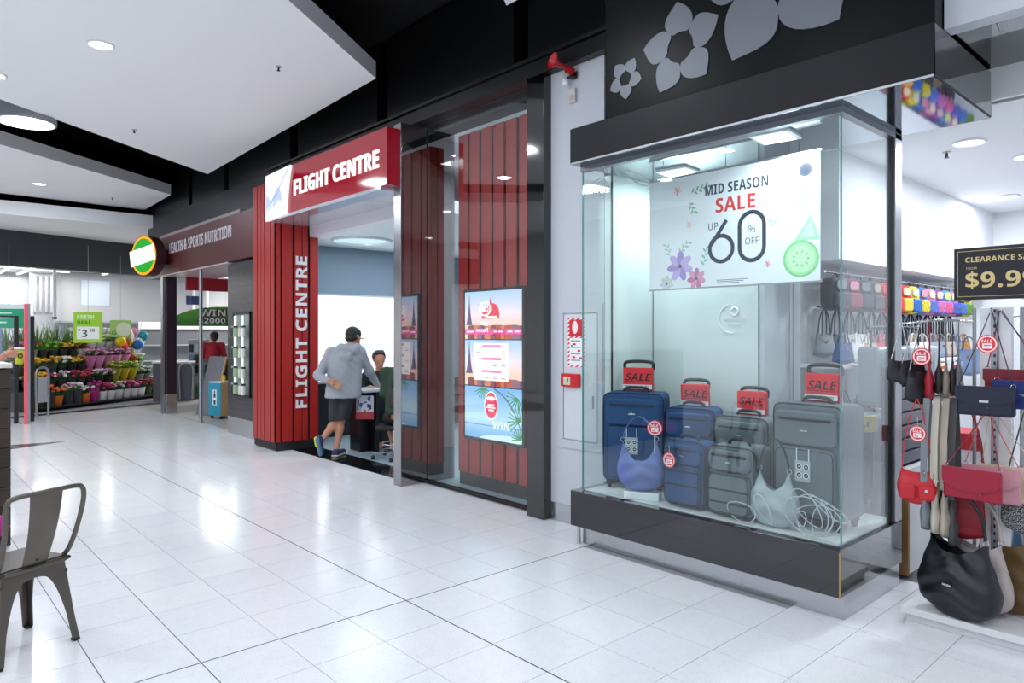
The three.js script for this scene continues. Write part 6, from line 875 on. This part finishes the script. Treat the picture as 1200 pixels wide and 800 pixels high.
{ // travel desk
  const t = thing('travel_desk', 'black travel consultant desk with pale top and a rack of brochures on its end', 'desk', [0, 0, 0]), b = M(0x0f1013, 0.35);
  part('end_panel', rex(4.98, 5.16, 0.001, 0.84, -8.72, -8.66, 0.004).translate(0, 0, 0), b, t); part('carcass', ex(5.0, 5.5, 0.001, 0.83, -8.98, -8.72), b, t); part('front_panel', rex(5.14, 5.19, 0.001, 0.84, -8.72, -8.5, 0.004), b, t); part('top', rex(4.93, 6.3, 0.84, 0.87, -9.02, -8.46, 0.006), M(0xb9c4cc, 0.3), t);
  const p = thing('brochure_holder', 'clear holder of colourful brochures on the end of the travel desk', 'brochure holder', [5.02, 0.62, -8.60], -YAW); part('pocket', rb(0.25, 0.1, 0.03, 0.004, 0, -0.11, 0), M(0xb83240, 0.3), p);
  const m = canvasTex(128, 160, (g) => { g.fillStyle = '#dfe6f0'; g.fillRect(0, 0, 128, 160); for (let i = 0; i < 40; i++) { g.fillStyle = ['#3a5f9a', '#c8d4e6', '#8a4a4a', '#e8eef6', '#2a3a5a'][i % 5]; g.fillRect(hash(i, 1) * 110, hash(i, 2) * 130, 6 + hash(i, 3) * 16, 8 + hash(i, 4) * 40); } g.fillStyle = '#d2343e'; g.fillRect(60, 128, 50, 26); });
  part('brochure', rb(0.24, 0.3, 0.012, 0.003, 0, 0.02, -0.002), M(0xffffff, 0.4), p); part('brochure_cover', plane(0.236, 0.296).translate(0, 0.02, 0.0045), M(0xffffff, 0.4, 0, { map: m }), p);
  const pp = thing('paper_sheets', 'white papers lying on the travel desk by the man\'s hand', 'papers', [5.3, 0.8712, -8.62], -0.5); part('sheet', box(0.21, 0.001, 0.29), M(0xf4f6f8, 0.6), pp); part('sheet', box(0.21, 0.001, 0.29).rotateY(0.3).translate(0.12, 0.001, 0.05), M(0xe6eef6, 0.6), pp);
}
{ // shopper in red in the supermarket
  const t = thing('person', 'person in a red top seen from behind at the supermarket checkout', 'person', [5.98, 0.001, -17.35], -0.35);
  const head = [0.02, 1.55, -0.02], H = headBones(head, [-0.3, -0.2, -0.93]), s1 = [-0.19, 1.36, 0], s2 = [0.19, 1.36, 0], e1 = [-0.25, 1.1, -0.05], w1 = [-0.14, 1.05, -0.28], e2 = [0.25, 1.1, -0.05], w2 = [0.12, 1.05, -0.28];
  part('body', [field([...H.list, B([0, 1.36, 0], [0.01, 1.48, -0.01], 0.055, 0.05), B([0, 0.9, 0], [0, 1.26, 0], 0.12, 0.13), B(s1, s2, 0.06), B(s1, e1, 0.05, 0.042), B(e1, w1, 0.038, 0.028), B(s2, e2, 0.05, 0.042), B(e2, w2, 0.038, 0.028), B([-0.09, 0.85, 0], [-0.1, 0.48, 0], 0.085, 0.058), B([-0.1, 0.48, 0], [-0.1, 0.09, 0.02], 0.056, 0.04), B([0.09, 0.85, 0], [0.1, 0.48, 0], 0.085, 0.058), B([0.1, 0.48, 0], [0.1, 0.09, 0.02], 0.056, 0.04)], 0.88, 100, [0, 0.85, 0], 0.03), field(handBones(w1, [0.3, -0.1, -0.95], [0.95, 0, 0.3], [0, 1, 0], 1, 0.4), 0.12, 40, [-0.1, 1.04, -0.36], 0.008), field(handBones(w2, [-0.3, -0.1, -0.95], [-0.95, 0, 0.3], [0, 1, 0], 1, 0.4), 0.12, 40, [0.08, 1.04, -0.36], 0.008)], SKIN2, t);
  part('red_top', field([B([0, 0.92, 0], [0, 1.28, 0], 0.155, 0.16), B(s1, s2, 0.078), B(s1, e1, 0.07, 0.06), B(e1, lerp3(e1, w1, 0.85), 0.056, 0.044), B(s2, e2, 0.07, 0.06), B(e2, lerp3(e2, w2, 0.85), 0.056, 0.044)], 0.42, 70, [0, 1.15, -0.05], 0.04, (d, x, y) => Math.max(d, 0.86 - y)), M(0xa81830, 0.75), t);
  part('trousers', field([B([-0.08, 0.86, 0], [-0.1, 0.48, 0], 0.105, 0.08), B([-0.1, 0.48, 0], [-0.1, 0.1, 0.02], 0.078, 0.065), B([0.08, 0.86, 0], [0.1, 0.48, 0], 0.105, 0.08), B([0.1, 0.48, 0], [0.1, 0.1, 0.02], 0.078, 0.065)], 0.5, 70, [0, 0.48, 0], 0.02), M(0x20242c, 0.8), t);
  for (const x of [-0.1, 0.1]) part('shoe', field([B([x, 0.05, 0.04], [x, 0.045, -0.16], 0.045, 0.036)], 0.18, 40, [x, 0.06, -0.05], 0.02, (d, a, y) => Math.max(d, 0.002 - y)), M(0x1a1a1c, 0.6), t);
  part('hair', field([B(H.o(-0.02, 0.05, 0), H.o(0.0, 0.055, 0), 0.103, 0.098), B(H.o(-0.05, -0.02, 0), H.o(-0.05, -0.03, 0), 0.075, 0.06)], 0.18, 50, head, 0.02, (d, x, y, z) => Math.max(d, -(z - head[2]) - 0.04)), M(0x3a241a, 0.6), t);
}

// ---------------------------------------------------------------- café corner at the left edge
{
  const GUN = M(0x67625a, 0.36, 0.75), SEATM = M(0x3a332e, 0.35, 0.4);
  const t = thing('metal_chair', 'gunmetal pressed-steel café chair with a broad back splat, lower left foreground', 'chair', [0.525, 0, -4.475], -155.2 * Math.PI / 180);
  // local +z = front, -z = back
  const hw = 0.16, top = 0.435, splay = 0.05;
  part('seat', [rb(0.37, 0.018, 0.37, 0.009, 0, 0.452, 0), rb(0.33, 0.012, 0.33, 0.006, 0, 0.462, 0)], SEATM, t); part('seat_rim', outline(0.362, 0.362, 0.05, 0, 0.011, 0).rotateX(Math.PI / 2).translate(0, 0.447, 0), GUN, t);
  const panel = () => { const s = new THREE.Shape(); s.moveTo(-splay, 0.012); s.lineTo(-splay + 0.034, 0.012); s.lineTo(0.006, 0.16); s.quadraticCurveTo(0.045, 0.33, 0.085, 0.37); s.quadraticCurveTo(0.1, 0.393, hw + 0.001, 0.395); s.lineTo(hw + 0.001, top + 0.01); s.lineTo(0.012, top + 0.01); s.quadraticCurveTo(0, top + 0.01, -0.002, top - 0.03); s.lineTo(-0.03, 0.14); s.closePath();
    const g = new THREE.ExtrudeGeometry(s, { depth: 0.004, bevelEnabled: true, bevelThickness: 0.002, bevelSize: 0.002, bevelSegments: 1, curveSegments: 8 }), p = g.attributes.position; for (let i = 0; i < p.count; i++) p.setZ(i, p.getZ(i) + splay * Math.max(0, (top - p.getY(i)) / top) ** 1.1); g.computeVertexNormals(); return g; };
  for (const [sx, sz] of [[1, 1], [-1, 1], [1, -1], [-1, -1]]) {
    const a = panel().translate(-hw, 0, hw - 0.002); if (sx > 0) a.scale(-1, 1, 1); if (sz < 0) a.scale(1, 1, -1);
    const b = panel().translate(-hw, 0, hw - 0.002).rotateY(-Math.PI / 2).scale(sx < 0 ? 1 : 1, 1, 1); // side panel on the x = -hw flank, corner at z = -hw
    b.scale(sx > 0 ? -1 : 1, 1, sz > 0 ? -1 : 1);
    for (const g of [a, b]) if ((g === a ? (sx > 0) !== (sz < 0) : (sx > 0) !== (sz > 0))) { const q = g.index; const ps = g.attributes.position, nn = g.attributes.normal; for (let i = 0; i < ps.count; i += 3) { for (const at of [ps, nn]) { const x = at.getX(i), y = at.getY(i), z = at.getZ(i); at.setXYZ(i, at.getX(i + 1), at.getY(i + 1), at.getZ(i + 1)); at.setXYZ(i + 1, x, y, z); } } g.computeVertexNormals(); }
    const leg = part('leg', [a, b], GUN, t); part('rubber_foot', rb(0.034, 0.016, 0.034, 0.005, sx * (hw + splay - 0.013), 0.009, sz * (hw + splay - 0.013)), M(0x111214, 0.7), leg);
  }
  part('cross_brace', [bar([-0.17, 0.385, -0.17], [0.17, 0.385, 0.17], 0.02, 0.006), bar([-0.17, 0.388, 0.17], [0.17, 0.388, -0.17], 0.02, 0.006)], M(0x1c1c1d, 0.5), t);
  const back = (x, u) => [x, 0.45 + u * 0.4, -0.165 - u * 0.1 - 0.02 * Math.sin(u * 3)];
  part('back_frame', tube([[0.165, 0.44, -0.12], [0.175, 0.5, -0.175], back(0.188, 0.5), back(0.198, 0.86), [0.185, 0.835, -0.265], [0.15, 0.848, -0.275], [0.05, 0.852, -0.285], [-0.05, 0.852, -0.285], [-0.15, 0.848, -0.275], [-0.185, 0.835, -0.265], back(-0.198, 0.86), back(-0.188, 0.5), [-0.175, 0.5, -0.175], [-0.165, 0.44, -0.12]], 0.0125, 110, 10), GUN, t);
  { const pos = [], idx = []; const n = 10; for (let i = 0; i <= n; i++) { const u = i / n * 0.995, w = 0.062 + 0.022 * u; for (const [x, o] of [[-w, 0], [-w * 0.85, -0.006], [w * 0.85, -0.006], [w, 0], [w, 0.004], [-w, 0.004]]) { const p = back(x, u); pos.push(p[0], p[1], p[2] + o + 0.002); } }
    for (let i = 0; i < n; i++) for (let k = 0; k < 6; k++) { const a = i * 6 + k, b = i * 6 + (k + 1) % 6; idx.push(a, a + 6, b, b, a + 6, b + 6); }
    const g = new THREE.BufferGeometry(); g.setAttribute('position', new THREE.Float32BufferAttribute(pos, 3)); g.setIndex(idx); const s = part('back_splat', toCreasedNormals(g.toNonIndexed(), 0.5), GUN, t); part('splat_bolt', [cyl(0.008, 0.008, 0.004, 0, 0, 0, 10).rotateX(Math.PI / 2).translate(0, 0.49, -0.185)], DARKMETAL, s); }
}
{
  const wood = dataTex(256, (x, y) => { const n = vnoise(x / 60, y / 3, 85), m = vnoise(x / 20, y / 1.2, 213), c = 0.55 + 0.5 * n + 0.25 * (m - 0.5); return [92 * c, 78 * c, 68 * c]; });
  const t = thing('wood_counter', 'tall dark plank-clad counter at the left edge behind the metal chair', 'counter', [0, 0, 0]);
  part('carcass', ex(-1.6, 0.735, 0.001, 1.38, -7.1, -6.665), M(0x1d1916, 0.6), t);
  for (let i = 0; i < 9; i++) { const y = 0.01 + i * 0.152, m = M([0xb9b0a8, 0xa49a92, 0xcabfb4][i % 3], 0.55, 0, { map: wood }); part('plank', rex(-1.6, 0.76, y, y + 0.147, -6.662, -6.64, 0.003), m, t); part('plank', rex(0.738, 0.76, y, y + 0.147, -7.1, -6.664, 0.003), m, t); }
  part('worktop', rex(-1.6, 0.77, 1.385, 1.42, -7.12, -6.62, 0.006), M(0xd6d2cc, 0.3), t);
}
{
  const t = thing('upholstered_stool', 'low stool with a magenta cushion at the left edge beyond the chair', 'stool', [0.4, 0, -5.66], 0.4);
  part('cushion', rb(0.36, 0.13, 0.36, 0.035, 0, 0.405, 0, 4), M(0xb3127f, 0.7), t); part('frame', rb(0.34, 0.03, 0.34, 0.006, 0, 0.326, 0), M(0x241d1a, 0.5), t); for (const x of [-1, 1]) for (const z of [-1, 1]) part('leg', rod([x * 0.14, 0.31, z * 0.14], [x * 0.16, 0.001, z * 0.16], 0.016, 0.012), M(0x241d1a, 0.5), t);
}
{ // customer at the counter, mostly outside the frame
  const t = thing('person', 'person in a mustard top at the left edge holding out a lime cup', 'person', [0.82, 0.001, -9.4], -0.9);
  const head = [-0.1, 1.6, 0], H = headBones(head, [0.8, -0.1, 0.6]), s1 = [-0.28, 1.4, 0], s2 = [0.1, 1.4, 0.02], e2 = [0.26, 1.3, 0.12], w2 = [0.46, 1.44, 0.16], e1 = [-0.34, 1.12, 0.05], w1 = [-0.3, 0.9, 0.15];
  part('body', [field([...H.list, B([-0.09, 1.4, 0], [-0.1, 1.52, 0], 0.055, 0.05), B([-0.09, 0.9, 0], [-0.09, 1.3, 0], 0.12, 0.13), B(s1, s2, 0.06), B(s1, e1, 0.05, 0.042), B(e1, w1, 0.038, 0.028), B(s2, e2, 0.05, 0.045), B(e2, w2, 0.042, 0.03), B([-0.18, 0.88, 0], [-0.19, 0.48, 0], 0.085, 0.058), B([-0.19, 0.48, 0], [-0.19, 0.09, 0.0], 0.056, 0.04), B([0.0, 0.88, 0], [0.02, 0.48, 0.06], 0.085, 0.058), B([0.02, 0.48, 0.06], [0.1, 0.09, 0.1], 0.056, 0.04)], 0.9, 100, [0, 0.87, 0.05], 0.03), field(handBones(w2, [0.97, 0.0, 0.2], [0, 0.9, 0.2], [-0.2, 0, 0.95], 1.05, 0.7), 0.14, 52, [0.55, 1.44, 0.17], 0.008), field(handBones(w1, [0.05, -0.98, 0.1], [0.3, 0, 0.9], [-0.95, 0, 0.2], 1.05, 0.3), 0.14, 44, [-0.3, 0.81, 0.16], 0.008)], SKIN, t);
  part('mustard_top', field([B([-0.09, 0.92, 0], [-0.09, 1.3, 0], 0.155, 0.16), B(s1, s2, 0.078), B(s1, e1, 0.07, 0.06), B(s2, lerp3(s2, e2, 0.8), 0.07, 0.062)], 0.4, 64, [-0.1, 1.16, 0.03], 0.04, (d, x, y) => Math.max(d, 0.88 - y)), M(0xb98322, 0.75), t);
  part('trousers', field([B([-0.17, 0.88, 0], [-0.19, 0.48, 0], 0.105, 0.08), B([-0.19, 0.48, 0], [-0.19, 0.1, 0], 0.078, 0.065), B([0.0, 0.88, 0], [0.02, 0.48, 0.06], 0.105, 0.08), B([0.02, 0.48, 0.06], [0.1, 0.1, 0.1], 0.078, 0.065)], 0.5, 64, [-0.05, 0.5, 0.04], 0.02), M(0x2a2622, 0.8), t);
  part('shoe', field([B([0.06, 0.05, 0.08], [0.27, 0.042, 0.16], 0.045, 0.036)], 0.2, 44, [0.16, 0.06, 0.12], 0.02, (d, x, y) => Math.max(d, 0.002 - y)), M(0x5a3a22, 0.5), t); part('shoe', field([B([-0.2, 0.05, -0.03], [-0.14, 0.042, 0.17], 0.045, 0.036)], 0.2, 44, [-0.17, 0.06, 0.07], 0.02, (d, x, y) => Math.max(d, 0.002 - y)), M(0x5a3a22, 0.5), t);
  part('hair', field([B(H.o(-0.02, 0.05, 0), H.o(0.0, 0.055, 0), 0.103, 0.098)], 0.18, 50, head, 0.02, (d, x, y) => Math.max(d, head[1] + 0.0 - y)), M(0x2a1c14, 0.6), t);
  const c = thing('takeaway_cup', 'lime yellow takeaway cup with a dark round mark held at the left edge', 'cup', [1.085, 1.335, -8.86], 0.1);
  part('cup', lathe([[0, 0], [0.035, 0], [0.048, 0.15], [0, 0.15]], 22), M(0xc6cf2a, 0.4), c); part('lid', lathe([[0, 0.17], [0.045, 0.17], [0.051, 0.15], [0, 0.15]], 22), M(0xd8dadc, 0.4), c); part('mark', new THREE.TorusGeometry(0.02, 0.006, 6, 18).translate(0, 0.085, 0.045), M(0x23261c, 0.4), c);
}

shade(scene);
scene.traverse((o) => { if (o.isSpotLight || o.isPointLight) o.castShadow = true; });
renderer.render(scene, camera);
